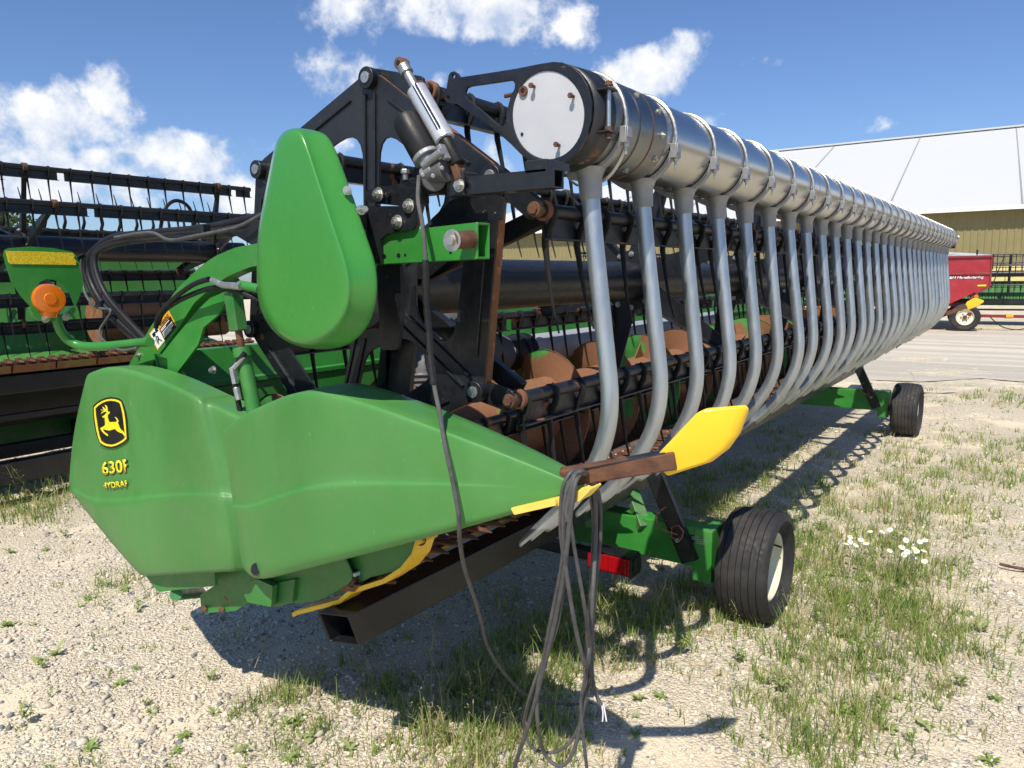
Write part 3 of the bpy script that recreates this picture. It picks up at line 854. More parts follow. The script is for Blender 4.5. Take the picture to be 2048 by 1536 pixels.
# -------- reel arm, brackets, square tube
bm = B(); arm = [(700, 462), (759, 466), (955, 444), (969, 447), (971, 513), (955, 519), (762, 527), (700, 530)]
u = 1.405
A0, A1, A2, A3 = at(690, 474, u=u), at(955, 444, u=u), at(955, 518, u=u), at(690, 532, u=u)
def chan(bm, A0, A1, A2, A3, depth, t=.006):
    D = Vector((0, depth, 0)); T1 = Vector((0, t, 0))
    def slab(a, b, c, d, vec): add_prism(bm, [[a, b, c, d]], vec)
    slab(A0, A1, A2, A3, T1)
    up = (A0 - A3).normalized() * t
    slab(A0, A1, A1 - up, A0 - up, D); slab(A3 + up, A2 + up, A2, A3, D)
    slab(A0 + D, A1 + D, A2 + D, A3 + D, -T1)
chan(bm, A0, A1, A2, A3, .05)
RA = obj('reel_arm', bm, MT['green'], HD, bevel=.003)
bm = B()
for x, y, r in ((769, 513, .006), (797, 511, .0065), (810, 510, .004), (901, 505, .004), (853, 509, .004)): 
    c = at(x, y, u=u - .0006); add_cyl(bm, c, c + Vector((0, .003, 0)), r, 12)
obj('bolt_hole', bm, MT['bk_decal'], RA)
bm = B(); c = at(945, 478, u=u); c2 = at(905, 481, u=u - .055)
add_cyl(bm, c, c2, .021, 20); obj('pivot_pin', bm, MT['rust'], RA, smooth=True)
bm = B(); add_cyl(bm, c2, c2 - Vector((0, .004, 0)), .026, 22); add_hex(bm, c2 - Vector((0, .004, 0)), (0, -1, 0), .013, .010); obj('bolt', bm, MT['chrome'], RA, bevel=.001)
# black bracket plates
BP = plate('bracket_plate', [(735, 412), (800, 412), (801, 377), (812, 373), (826, 374), (831, 384), (832, 448), (824, 460), (775, 467), (760, 478), (762, 530), (742, 520), (733, 470)], 1.392, .008, MT['black'], HD, r=4, bevel=.0015)
plate('bracket_plate', [(731, 381), (760, 374), (806, 366), (818, 362), (830, 366), (832, 406), (800, 412), (733, 405)], 1.402, .05, MT['black'], HD, r=4, bevel=.002)
bm = B()
for x, y, r in ((757, 389, .0125), (818, 412, .0125), (795, 444, .0125)): add_bolt(bm, at(x, y, u=1.391), (0, -1, 0), r, .010)
c = at(811, 360, u=1.43); add_cyl(bm, c, c + Vector((0, 0, .02)), .007, 10); add_hex(bm, c + Vector((0, 0, .016)), (0, 0, 1), .012, .010)
obj('bolt', bm, MT['chrome'], BP, bevel=.001)
bm = B()
for x, y, ry in ((774, 389, .008), (815, 384, .008), (818, 396, .006), (819, 426, .007), (765, 389, .004)):
    c = at(x, y, u=1.3914 if y > 380 else 1.39); add_cyl(bm, c, c + Vector((0, .004, 0)), ry, 12)
obj('bolt_hole', bm, MT['bk_decal'], BP)
# black diagonal stay and cross tube
bm = B(); add_bar(bm, at(828, 376, u=1.44), at(912, 366, u=1.44), .045, .040, (0, 1, 0)); obj('actuator_bar', bm, MT['black_rusty'], HD, bevel=.004)
bm = B()
q0, q1 = at(940, 373, u=1.44), at(1118, 357, u=1.44); w = .042
chan(bm, q0 + Vector((0, -.02, .021)), q1 + Vector((0, -.02, .021)), q1 + Vector((0, -.02, -.021)), q0 + Vector((0, -.02, -.021)), .042, .004)
obj('square_tube', bm, MT['black'], HD, bevel=.003)
bm = B(); c = at(925, 370, u=1.44); add_box(bm, c, (.055, .060, .058)); obj('tube_clamp', bm, MT['black'], HD, bevel=.004)
bm = B(); add_bolt(bm, at(919, 371, u=1.409), (0, -1, 0), .011, .009); obj('bolt', bm, MT['chrome'], HD)
plate('stay_plate', [(905, 398), (985, 388), (1008, 396), (1004, 440), (975, 440), (880, 470), (860, 440)], 1.53, .008, MT['black'], HD, r=5)
plate('hanger_plate', [(775, 470), (800, 528), (803, 640), (795, 700), (762, 700), (752, 540)], 1.46, .012, MT['black'], HD, r=6)
# -------- linear actuator
a0, a1 = at(918, 330, u=1.42), at(804, 128, u=1.42)
ax = (a1 - a0); L = ax.length; d = ax.normalized()
f = lambda t: a0 + ax * t
bm = B(); add_tube(bm, [f(.0), f(.01), f(.25)], [.016, .0185, .0185], 20); 
AC = obj('actuator_boot', bm, MT['hose'], HD, smooth=True, bevel=.003)
bm = B(); add_tube(bm, [f(.235), f(.24), f(.735), f(.74)], [.023, .0255, .0255, .023], 24); AB = obj('actuator_body', bm, MT['alu'], HD, smooth=True)
bm = B(); s = Vector((d.z, 0, -d.x))
for o_ in (-.018, -.010): add_bar(bm, f(.30) + s * o_ * -1 + Vector((0, -.0225, 0)), f(.73) + s * o_ * -1 + Vector((0, -.0225, 0)), .004, .004)
obj('body_groove', bm, MT['band'], AB)
bm = B(); add_cyl(bm, f(.74), f(.93), .0115, 18); add_ring(bm, f(.905), d, .010, .0165, .022, 18); obj('actuator_rod', bm, MT['chrome'], HD, smooth=True)
bm = B(); add_cyl(bm, f(.93), f(1.0), .0125, 14); add_cyl(bm, f(1.0) + Vector((0, -.014, 0)), f(1.0) + Vector((0, .014, 0)), .015, 16); obj('rod_eye', bm, MT['rust'], HD, bevel=.002)
bm = B(); c = f(1.0); add_cyl(bm, c + Vector((0, -.0148, 0)), c + Vector((0, .0148, 0)), .0065, 12); obj('eye_hole', bm, MT['bk_decal'], HD)
m0, m1 = at(852, 312, u=1.40), at(810, 236, u=1.40); dm = (m1 - m0).normalized()
bm = B(); add_tube(bm, [m0, m0 + dm * .004, m1 - dm * .014, m1 - dm * .004, m1], [.033, .0355, .0355, .033, .026], 26); obj('actuator_motor', bm, MT['hose'], HD, smooth=True)
bm = B()
add_tube(bm, [m0 + dm * .002, m0 - dm * .010], [.036, .036], 22)
add_tube(bm, [m0 - dm * .010, m0 - dm * .034], [.026, .022], 18)
add_tube(bm, [at(846, 332, u=1.375), at(884, 302, u=1.375)], .0095, 14)
add_tube(bm, [at(845, 348, u=1.385), at(866, 338, u=1.385)], .013, 14)
add_box(bm, at(872, 326, u=1.405), (.034, .034, .030), Matrix.Rotation(-.95, 3, 'Y'))
add_box(bm, at(889, 305, u=1.395), (.012, .026, .040), Matrix.Rotation(-.5, 3, 'Y'))
for x, y in ((846, 350), (866, 352), (884, 336)): add_cyl(bm, at(x, y, u=1.372), at(x, y, u=1.392), .006, 8)
GB = obj('gearbox', bm, MT['cast'], HD, bevel=.003)
bm = B(); add_tube(bm, [at(852, 352, u=1.40), at(894, 340, u=1.40)], [.024, .028], 20); add_tube(bm, [at(868, 358, u=1.392), at(868, 358, u=1.41)], .030, 20); obj('gear_cover', bm, MT['corr'], GB, smooth=True, bevel=.003)
bm = B(); add_box(bm, at(917, 342, u=1.42), (.020, .030, .05), Matrix.Rotation(-.4, 3, 'Y')); add_hex(bm, at(928, 340, u=1.40), (0, -1, 0), .006, .006); obj('lower_clevis', bm, MT['rust'], HD, bevel=.003)

# -------- rear lift arms with the warning decal, lift cylinder
LA = plate('lift_arm', [(253, 738), (300, 655), (352, 580), (400, 533), (430, 512), (470, 495), (528, 484), (560, 478), (560, 524), (500, 534), (452, 554), (415, 582), (388, 606), (355, 658), (320, 706), (290, 747)], 1.44, .05, MT['green'], HD, r=[6, 6, 10, 10, 10, 10, 0, 0, 0, 10, 14, 14, 6, 6, 6, 4], bevel=.004)
plate('lift_arm', [(314, 720), (352, 672), (395, 620), (420, 596), (450, 583), (454, 600), (436, 630), (407, 655), (396, 690), (340, 764)], 1.43, .010, MT['green'], HD, r=3, bevel=.002)
plate('arm_web', [(320, 706), (355, 658), (388, 606), (420, 590), (395, 640), (350, 700), (330, 740)], 1.475, .01, MT['green_dark'], HD, r=0, bevel=0)
plate('arm_stay', [(520, 440), (470, 468), (440, 462), (440, 452), (520, 500), (530, 520)], 1.47, .015, MT['black'], HD, r=3)
dec = [(298, 667), (337, 621), (352, 650), (315, 701)]
plate('warning_decal', dec, 1.4388, .001, MT['or_decal'], LA, bevel=0)
def Q(a, b, w):  # point in decal space
    p = Vector(dec[0]) + (Vector(dec[1]) - Vector(dec[0])) * a + (Vector(dec[3]) - Vector(dec[0])) * b
    return (p.x, p.y)
plate('decal_panel', [Q(.03, .06, 0), Q(.37, .06, 0), Q(.37, .95, 0), Q(.03, .95, 0)], 1.4382, .0006, MT['wh_decal'], LA, bevel=0)
plate('decal_panel', [Q(.40, .30, 0), Q(.97, .30, 0), Q(.97, .95, 0), Q(.40, .95, 0)], 1.4382, .0006, MT['bk_decal'], LA, bevel=0)
bm = B()
def dq(bm, a0, a1, b0, b1, u=1.4376):
    add_prism(bm, [[at(*Q(a0, b0, 0), u=u), at(*Q(a1, b0, 0), u=u), at(*Q(a1, b1, 0), u=u), at(*Q(a0, b1, 0), u=u)]], (0, .0004, 0))
for b0, a1 in ((.36, .86), (.43, .66), (.55, .93), (.63, .93), (.71, .93), (.79, .80)): dq(bm, .43, a1, b0, b0 + .040)
obj('decal_text', bm, MT['wh_decal'], LA)
let_px('decal_text', 'WARNING', Q(.47, .27, 0), Q(.92, .27, 0), Q(.47, .08, 0), 1.4376, MT['bk_decal'], LA, th=.0004)
bm = B()
dq(bm, .08, .20, .15, .35); dq(bm, .24, .35, .10, .30); dq(bm, .19, .26, .20, .26)
for a0, b0, a1, b1 in ((.15, .40, .24, .50), (.24, .50, .22, .68), (.22, .55, .10, .72), (.20, .62, .14, .84), (.24, .66, .30, .86), (.17, .48, .10, .58)):
    add_bar(bm, at(*Q(a0, b0, 0), u=1.4374), at(*Q(a1, b1, 0), u=1.4374), .004, .0006, (0, 1, 0))
obj('decal_figure', bm, MT['bk_decal'], LA)
bm = B(); add_bolt(bm, at(278, 710, u=1.439), (0, -1, 0), .007, .008); add_bolt(bm, at(428, 740, u=1.46), (0, -1, 0), .010, .012); obj('bolt', bm, MT['chrome'], LA)
# lift cylinder
LC0 = at(512, 840, u=1.40); LC1 = at(484, 702, u=1.40); LC2 = at(476, 655, u=1.40); LC3 = at(466, 585, u=1.40)
bm = B(); add_cyl(bm, LC0, LC1, .0235, 22); dd = (LC1 - LC0).normalized(); add_ring(bm, LC1 - dd * .02, dd, .02, .028, .03, 22); CY = obj('lift_cylinder', bm, MT['green_rusty'], HD, smooth=True, bevel=.002)
bm = B(); add_cyl(bm, LC1, LC2, .0115, 16); obj('cylinder_rod', bm, MT['rust'], HD, smooth=True)
bm = B(); add_bar(bm, LC2 - (LC3 - LC2) * .1, LC3, .040, .045); CB = obj('cylinder_clevis', bm, MT['green_dark'], HD, bevel=.004)
bm = B(); add_bar(bm, at(450, 590, u=1.395), at(498, 650, u=1.395), .006, .05, (0, 1, 0)); 
bm2 = B(); add_tube(bm2, [at(490, 706, u=1.385), at(462, 740, u=1.36), at(470, 770, u=1.36), at(480, 822, u=1.37)], .0085, 10); bm.free()
obj('hydraulic_hose', bm2, MT['hose'], HD, smooth=True)
bm = B(); add_tube(bm, [at(464, 735, u=1.36), at(471, 768, u=1.36)], .011, 6); add_tube(bm, [at(472, 775, u=1.36), at(478, 800, u=1.36)], .010, 12); add_tube(bm, [at(488, 712, u=1.385), at(466, 738, u=1.362)], .010, 8); obj('hose_fitting', bm, MT['chrome'], HD, bevel=.001)
bm = B(); add_cyl(bm, at(480, 570, u=1.385), at(520, 578, u=1.385), .014, 14); obj('pipe_stub', bm, MT['green'], HD, smooth=True)
bm = B(); add_tube(bm, [at(424, 560, u=1.37), at(445, 570, u=1.37), at(482, 573, u=1.37)], [.0095, .0105, .012], 10); obj('hose_fitting', bm, MT['chrome'], HD, bevel=.001)

# -------- amber warning lamp on its bent arm (faces the front of the head)
VL = -2.95
bm = B(); add_tube(bm, smooth_path([at(300, 684, v=-2.52), at(275, 686, v=-2.62), at(215, 692, v=-2.80), at(165, 692, v=-2.92), at(137, 680, v=VL - .01), at(119, 657, v=VL - .01), at(112, 632, v=VL - .01)], 6), .0165, 16); LR = obj('lamp_arm', bm, MT['green'], HD, smooth=True)
LB = plate('lamp_bracket', [(7, 512), (9, 500), (18, 496), (60, 493), (105, 496), (143, 503), (153, 510), (158, 530), (166, 560), (166, 572), (158, 597), (150, 614), (146, 604), (140, 588), (126, 570), (110, 560), (93, 558), (76, 566), (68, 582), (66, 600), (70, 612), (63, 616), (40, 590), (22, 562)], 0, .003, MT['green'], HD, r=2, bevel=.001, v=VL)
plate('lamp_foot', [(60, 615), (70, 612), (86, 630), (120, 629), (135, 627), (150, 613), (152, 622), (140, 636), (125, 642), (100, 643), (80, 642), (68, 634)], 0, .02, MT['green'], HD, r=2, bevel=.001, v=VL + .002)
bm = B()
for x, y in ((91, 638), (132, 634)): add_bolt(bm, at(x, y, v=VL + .004), (1, 0, -.2), .010, .010)
obj('bolt', bm, MT['chrome'], HD)
RFm = plate('reflector', [(11, 502), (80, 503), (146, 506), (150, 512), (148, 516), (153, 522), (152, 530), (90, 529), (21, 528), (17, 524)], 0, .002, MT['yellow'], HD, bevel=.0005, v=VL + .003)
m_, q, bs, vec = new_mat('yellow_reflector')
vo = q.n('ShaderNodeTexVoronoi'); q.l(vec, vo.inputs['Vector']); vo.inputs['Scale'].default_value = 170
q.put(bs.inputs['Base Color'], q.mix(q.ramp(vo.outputs['Distance'], .1, .6), (1.0, .78, .07), (.72, .50, .02))); bs.inputs['Roughness'].default_value = .3; bs.inputs['Metallic'].default_value = .15
RFm.data.materials.clear(); RFm.data.materials.append(m_)
cL = at(98, 598, v=VL + .012); nL = Vector((1, -.10, .02)).normalized(); LS = (at(131, 598, v=VL) - at(66, 598, v=VL)).length / 2
bm = B(); add_tube(bm, [cL + nL * .020, cL + nL * .0195, cL + nL * .0165, cL + nL * .015, cL + nL * .013, cL + nL * .004, cL - nL * .028, cL - nL * .036], [.002, LS * .36, LS * .40, LS * .70, LS * .93, LS, LS, LS * .8], 36); obj('amber_lens', bm, MT['amber'], HD, smooth=True, angle=40)
bm = B(); add_tube(bm, [cL - Vector((0, 0, LS * .85)) - nL * .01, cL - Vector((0, 0, LS * 1.25)) - nL * .01], [LS * .62, LS * .40], 18); obj('lens_base', bm, MT['amber'], HD, smooth=True)

# -------- hydraulic hose bundle behind the lamp
def hose(pts, r, mat='hose', name='hydraulic_hose', parent=HD, k=7):
    bm = B(); add_tube(bm, smooth_path(pts, k), r, 10); return obj(name, bm, MT[mat], parent, smooth=True)
for off, r in (((0, -4), .0135), ((14, 5), .0125), ((-8, 9), .0105), ((20, 15), .0115)):
    ox, oy = off
    hose([at(540 + ox, 432 + oy, u=1.52), at(470 + ox, 448 + oy, u=1.51), at(400 + ox, 460 + oy * .7, u=1.50), at(300 + ox, 468 + oy * .6, u=1.49), at(225 + ox * .6, 478 + oy * .6, u=1.48), at(185 + ox * .5, 505, u=1.46), at(176 + ox * .8, 540, u=1.45), at(195 + ox * .9, 590, u=1.45), at(235 + ox, 640, u=1.45), at(290 + ox, 690 + oy * .4, u=1.46), at(330 + ox, 730, u=1.47)], r)
hose([at(164, 512, u=1.44), at(163, 545, u=1.44), at(172, 590, u=1.43), at(195, 615, u=1.42), at(222, 622, u=1.42), at(200, 660, u=1.40), at(206, 680, u=1.36), at(240, 700, u=1.35), at(275, 696, u=1.36)], .0055, 'cable', 'lamp_cable')
hose([at(312, 655, u=1.40), at(318, 630, u=1.39), at(345, 600, u=1.38), at(385, 570, u=1.37), at(418, 558, u=1.37)], .0085)
hose([at(316, 648, u=1.41), at(328, 622, u=1.40), at(370, 595, u=1.39), at(430, 575, u=1.38), at(480, 585, u=1.38), at(520, 600, u=1.40)], .0085)
hose([at(530, 425, u=1.45), at(480, 452, u=1.44), at(440, 462, u=1.43), at(400, 470, u=1.43), at(340, 480, u=1.44), at(300, 465, u=1.45), at(230, 475, u=1.45)], .006, 'cable')
bm = B(); add_box(bm, at(405, 458, u=1.45), (.05, .03, .03)); add_box(bm, at(428, 475, u=1.44), (.012, .012, .045), Matrix.Rotation(.3, 3, 'Y')); obj('hose_clamp', bm, MT['black'], HD, bevel=.003)
bm = B(); add_bar(bm, at(150, 519, u=1.40), at(168, 510, u=1.44), .014, .014); obj('hose_tie', bm, MT['hose'], HD, bevel=.002)

# -------- sheet metal below the shells
LP = plate('lower_panel', [(280, 1138), (428, 1138), (430, 1172), (320, 1184), (312, 1180)], 1.345, .012, MT['green_rusty'], HD, bevel=.002)
plate('lower_panel', [(420, 1149), (520, 1146), (522, 1190), (470, 1222), (408, 1226), (402, 1215), (400, 1190), (428, 1172)], 1.42, .012, MT['green_rusty'], HD, r=3, bevel=.002)
bm = B(); add_cyl(bm, at(352, 1189, u=1.36), at(400, 1185, u=1.62), .022, 20, caps=True); obj('pipe_end', bm, MT['green_dark'], HD, smooth=True)
bm = B()
for x, y in ((408, 1218), (443, 1219)): add_cyl(bm, at(x, y, u=1.418), at(x, y, u=1.408), .010, 10)
obj('bolt', bm, MT['rust'], HD, bevel=.002)
plate('lower_bracket', [(490, 1166), (514, 1158), (545, 1172), (542, 1214), (495, 1205), (488, 1190)], 1.375, .02, MT['green_rusty'], HD, r=3, bevel=.003)
plate('lower_bracket', [(546, 1168), (590, 1158), (584, 1205), (548, 1216)], 1.40, .02, MT['green_rusty'], HD, r=3, bevel=.003)
plate('lower_side_sheet', [(520, 1145), (700, 1112), (840, 1078), (835, 1100), (800, 1140), (740, 1155), (700, 1178), (600, 1208), (545, 1200)], 1.44, .006, MT['green_rusty'], HD, r=4, bevel=.002)
sk = [(583, 1226), (590, 1222), (676, 1199), (700, 1178), (722, 1172), (765, 1158), (800, 1135), (822, 1108), (831, 1080), (838, 1078)]
bm = B(); rows_ = []
for x, y in sk:
    p = at(x, y, u=1.425); rows_.append(p)
for i in range(len(rows_) - 1):
    a, b = rows_[i], rows_[i + 1]
    add_prism(bm, [[a, b, b + Vector((0.004, 0, -.014)), a + Vector((.004, 0, -.014))]], (0, .075, 0))
obj('skid_runner', bm, MT['yellow'], HD, bevel=.002)
bm = B(); add_bolt(bm, at(842, 1081, u=1.44), (.5, -.6, .2), .010, .004); obj('bolt', bm, MT['rust'], HD)
bm = B()
rr = random.Random(5)
for i in range(7):
    a = at(690 + i * 14, 1160 + rr.uniform(-8, 6), u=1.50); add_bar(bm, a, a + Vector((rr.uniform(.03, .06), rr.uniform(-.03, .05), rr.uniform(-.01, .02))), .012, .012)
obj('knife_drive_linkage', bm, MT['rust'], HD, bevel=.003)
plate('wear_plate', [(716, 1130), (770, 1118), (775, 1132), (728, 1148)], 1.50, .004, MT['white_chip'], HD)
# yellow strip at the foot of the nose
plate('nose_strip', [(1021, 1016), (1110, 998), (1112, 1011), (1028, 1030)], 1.308, .03, MT['yellow_pale'], HD, r=3, bevel=.004)
plate('nose_strip', [(1104, 1000), (1142, 989), (1152, 980), (1160, 984), (1170, 981), (1178, 976), (1180, 981), (1168, 993), (1158, 1003), (1110, 1013)], 1.318, .05, MT['yellow_pale'], HD, r=2, bevel=.003)
# swung-out divider rod with its yellow paddle
bm = B()
b0, b1 = at(1150, 957, u=1.375), at(1332, 922, u=1.475)
add_bar(bm, b0 - Vector((0.03, .01, 0)), b1 + (b1 - b0) * .1, .036, .040, (0, 0, 1))
obj('divider_rod', bm, MT['rust'], HD, bevel=.004)
bm = B(); t = (b1 - b0)
add_bar(bm, b0 + t * .05 + Vector((0, 0, .0215)), b0 + t * .98 + Vector((0, 0, .0215)), .032, .003, (0, 0, 1)); RTP = obj('rod_top_paint', bm, MT['black'], HD, bevel=.001)
pad = [(1322, 905), (1400, 823), (1415, 816), (1490, 810), (1495, 818), (1478, 866), (1455, 898), (1420, 925), (1338, 951), (1332, 945)]
Nn = len(pad)
def padu(x): return 1.470 + (x - 1322) / 170 * .095
pc = at(1405, 880, u=padu(1405)); off = Vector((.35, .93, 0)).normalized()
bm = B(); ringsP = []
for sc, dpt in ((.86, -.015), (.95, -.013), (1.0, -.005), (1.0, .005), (.95, .013), (.86, .015)):
    ringsP.append([bm.verts.new(pc + (at(x, y, u=padu(x)) - pc) * sc + off * dpt) for x, y in pad])
for j in range(5):
    for i in range(Nn): bm.faces.new((ringsP[j][i], ringsP[j][(i + 1) % Nn], ringsP[j + 1][(i + 1) % Nn], ringsP[j + 1][i]))
bm.faces.new(ringsP[0]); bm.faces.new(ringsP[-1])
obj('divider_paddle', bm, MT['yellow'], HD, smooth=True, bevel=.004, angle=25)

f0, f1 = at(1880, 632, u=10.38), at(1934, 613, u=10.42)
bm = B(); add_bar(bm, f0, f1, .040, .047, (0, 0, 1)); obj('divider_rod', bm, MT['rust'], HD, bevel=.004)
fp = [(1930, 612), (1933, 604), (1948, 596), (1952, 596), (1968, 601), (1967, 605), (1955, 613), (1934, 621)]
bm = B(); add_prism(bm, [[at(x, y, u=10.40 + (x - 1930) * .003) for x, y in fp]], (0, .03, 0)); obj('divider_paddle', bm, MT['yellow'], HD, bevel=.010, seg=3)
# ================================================================== air manifold with its row of air tubes (bolted to the reel arms)
MV, MZ, MR = -0.985, 1.985, .118
NP, PU0, PS = 29, 1.705, .305
MEND = PU0 + (NP - 1) * PS + .12
bm = B(); add_cyl(bm, (MV, 1.66, MZ), (MV, MEND, MZ), MR, 56)
AM = obj('air_manifold', bm, MT['steel'], HD, smooth=True)
bm = B(); add_ring(bm, (MV, 1.795, MZ), (0, 1, 0), MR - .003, MR + .0035, .165, 56)
obj('joint_band', bm, MT['band'], AM, smooth=True, angle=30)
bm = B(); add_ring(bm, (MV, 1.662, MZ), (0, 1, 0), MR - .002, MR + .0015, .125, 56); obj('joint_band', bm, MT['band'], AM, smooth=True, angle=30)
bm = B(); add_ring(bm, (MV, 1.868, MZ), (0, 1, 0), MR, MR + .0042, .006, 56); obj('band_gap', bm, MT['rust'], AM, smooth=True, angle=30)
bm = B()
for u, a0 in ((1.825, 40), (1.925, 25), (1.925, -5), (1.925, -35), (1.83, -60)):
    a = math.radians(a0); dd = Vector((math.cos(a), 0, math.sin(a)))
    add_bolt(bm, Vector((MV, u, MZ)) + dd * (MR + .003), dd, .006, .004)
obj('bolt', bm, MT['chrome'], AM)
for k in range(3, 6):                                   # seams where tube sections meet
    bm = B(); add_ring(bm, (MV, PU0 + PS * (6 * k - 12) + .15, MZ), (0, 1, 0), MR - .002, MR + .0012, .09, 48); obj('joint_band', bm, MT['steel'], AM, smooth=True, angle=30)
# air tube, built round its own top
pipe_pts = [(-.962, 1.885), (-.960, 1.805), (-.946, 1.67), (-.928, 1.52), (-.911, 1.38), (-.903, 1.295), (-.906, 1.225), (-.924, 1.150), (-.955, 1.083), (-1.003, 1.010), (-1.060, .945), (-1.118, .890), (-1.178, .834)]
pp = smooth_path([Vector((a + .962, 0, b - 1.885)) for a, b in pipe_pts], 5)
bm = B(); n = 18; PR = .0235
ringsT = []; 
for i, p in enumerate(pp):
    d = (pp[min(i + 1, len(pp) - 1)] - pp[max(i - 1, 0)]).normalized()
    side = Vector((0, 1, 0)); nor = d.cross(side).normalized()
    t = max(0, (i - (len(pp) - 9)) / 8)                  # the outlet: lower half cut away and pressed flatter
    ring = []
    for k in range(n):
        a = 2 * PI * k / n
        y, x = math.cos(a), math.sin(a)
        low = max(0, x) if True else 0
        ring.append(p + side * (y * PR * (1 + .32 * t)) + nor * (x * PR * (1 - .30 * t)))
    ringsT.append((ring, t))
vr = [[bm.verts.new(q) for q in r] for r, t in ringsT]
for i in range(len(vr) - 1):
    for k in range(n):
        a = 2 * PI * (k + .5) / n
        if ringsT[i][1] > .3 and math.sin(a) < -.25 - .0 * i: 
            pass
        if ringsT[i + 1][1] > .35 and math.sin(a) > .2: continue
        bm.faces.new((vr[i][k], vr[i][(k + 1) % n], vr[i + 1][(k + 1) % n], vr[i + 1][k]))
psrc = obj('air_tube', bm, MT['galv'], AM, smooth=True, local=True, solid=.0022, angle=50)
# clamp casting: saddle round the underside, two lugs, tapered socket
bm = B()
ring = []
for i in range(25):
    a = math.radians(-20 - 140 * i / 24); d = Vector((math.cos(a), 0, math.sin(a)))
    wv_ = .013 + .012 * math.exp(-((i - 12) / 4.0) ** 2)
    rr_ = MR + .0125 + .012 * math.exp(-((i - 12) / 3.0) ** 2)
    ring.append([bm.verts.new(d * r + Vector((0, s, 0))) for r, s in ((MR + .001, -wv_), (rr_, -wv_ * .8), (rr_, wv_ * .8), (MR + .001, wv_))])
for i in range(24):
    for k in range(4): bm.faces.new((ring[i][k], ring[i][(k + 1) % 4], ring[i + 1][(k + 1) % 4], ring[i + 1][k]))
bm.faces.new(ring[0]); bm.faces.new(ring[-1][::-1])
for sg in (1, -1):
    add_box(bm, (sg * .1235, 0, -.042), (.019, .034, .040))
    add_box(bm, (sg * .128, 0, -.036), (.016, .026, .026))
tube0 = Vector((-.962 - MV, 0, 0))
add_tube(bm, [tube0 + Vector((0, 0, -.110)), tube0 + Vector((0, 0, -.125)), tube0 + Vector((0, 0, -.140)), tube0 + Vector((.004, 0, -.190))], [.043, .0355, .0315, .0285], 20)
csrc = obj('tube_clamp', bm, MT['cast'], AM, smooth=True, local=True, bevel=.002, angle=50)
bm = B()
arc = [Vector((.1245, 0, -.030)), Vector((.1255, 0, -.005))] + [Vector((math.cos(math.radians(a)), 0, math.sin(math.radians(a)))) * (MR + .0055) for a in range(10, 171, 10)] + [Vector((-.1255, 0, -.005)), Vector((-.1245, 0, -.030))]
add_tube(bm, arc, .0052, 8)
for sg in (1, -1):
    add_cyl(bm, (sg * .1245, 0, -.06), (sg * .1245, 0, -.088), .0038, 8)
    add_hex(bm, (sg * .1245, 0, -.070), (0, 0, 1), .0078, .008)
usrc = obj('u_bolt', bm, MT['chrome'], AM, smooth=True, local=True)
for k in range(NP):
    u = PU0 + k * PS
    for src, loc in ((psrc, (-.962, u, 1.885)), (csrc, (MV, u, MZ)), (usrc, (MV, u, MZ))):
        o = src if k == 0 else inst(src, AM, loc)
        if k == 0: o.location = Vector(loc) - base_of(AM)
        elif src is psrc: o.rotation_euler = (rnd.uniform(-.016, .016), rnd.uniform(-.013, .013), rnd.uniform(-.05, .05))
# near end: bracket plate with triangular opening, white disc, shroud with clamp bolt
def Z2(l): return [(880 + x / 3.413, 100 + y / 3.413) for x, y in l]
outer = Z2([(30, 338), (58, 172), (70, 152), (95, 144), (118, 160), (134, 186), (330, 156), (520, 126), (690, 92), (770, 80), (835, 84), (900, 112), (965, 170), (1008, 245), (1034, 350), (1030, 470), (1000, 590), (945, 688), (862, 766), (780, 798), (700, 798), (620, 768), (545, 706), (480, 640), (390, 560), (240, 455), (105, 362), (72, 368), (45, 360)])
hole = Z2([(172, 285), (180, 260), (205, 248), (480, 208), (500, 212), (510, 232), (508, 262), (480, 320), (462, 390), (452, 450), (450, 500), (432, 520), (405, 516), (300, 425), (188, 335), (174, 310)])
lh = [Z2(circ(90, 180, 12, 14, 12)), Z2(circ(56, 324, 12, 14, 12))]
disc_o = Z2(circ(739, 444, 247, 306, 48))
UP = 1.580
PLT = plate('end_bracket', outer, UP, .009, MT['black'], AM, holes=[hole, disc_o] + lh, bevel=.0012)
disc_i = Z2(circ(739, 444, 244, 303, 48))
# notch of the disc where the pivot hole sits
WD = plate('end_disc', disc_i, UP + .0035, .004, MT['whitedisc'], AM, bevel=.0008)
bm = B()
for x, y in ((645, 250), (912, 318), (815, 650)):
    px, py = 880 + x / 3.413, 100 + y / 3.413
    c = at(px, py, u=UP + .003); add_cyl(bm, c, c - Vector((0, .012, 0)), .0038, 10); add_hex(bm, c - Vector((0, .012, 0)), (0, -1, 0), .0068, .007)
obj('bolt', bm, MT['rust'], AM, bevel=.0008)
bm = B(); c = at(880 + 572 / 3.413, 100 + 282 / 3.413, u=UP + .003)
add_ring(bm, c - Vector((0, .006, 0)), (0, 1, 0), .006, .0125, .006, 20); obj('pivot_bush', bm, MT['rust'], AM, bevel=.001)
bm = B(); add_cyl(bm, c - Vector((0, .0045, 0)), c, .0065, 14)
c2 = at(880 + 560 / 3.413, 100 + 574 / 3.413, u=UP + .0025); add_cyl(bm, c2, c2 - Vector((0, .0012, 0)), .0042, 12)
obj('bolt_hole', bm, MT['bk_decal'], AM)
bm = B(); c = at(880 + 470 / 3.413, 100 + 310 / 3.413, u=UP + .02); add_cyl(bm, c - Vector((.012, 0, 0)), c + Vector((.012, 0, 0)), .0055, 8); obj('bolt', bm, MT['rust'], AM)
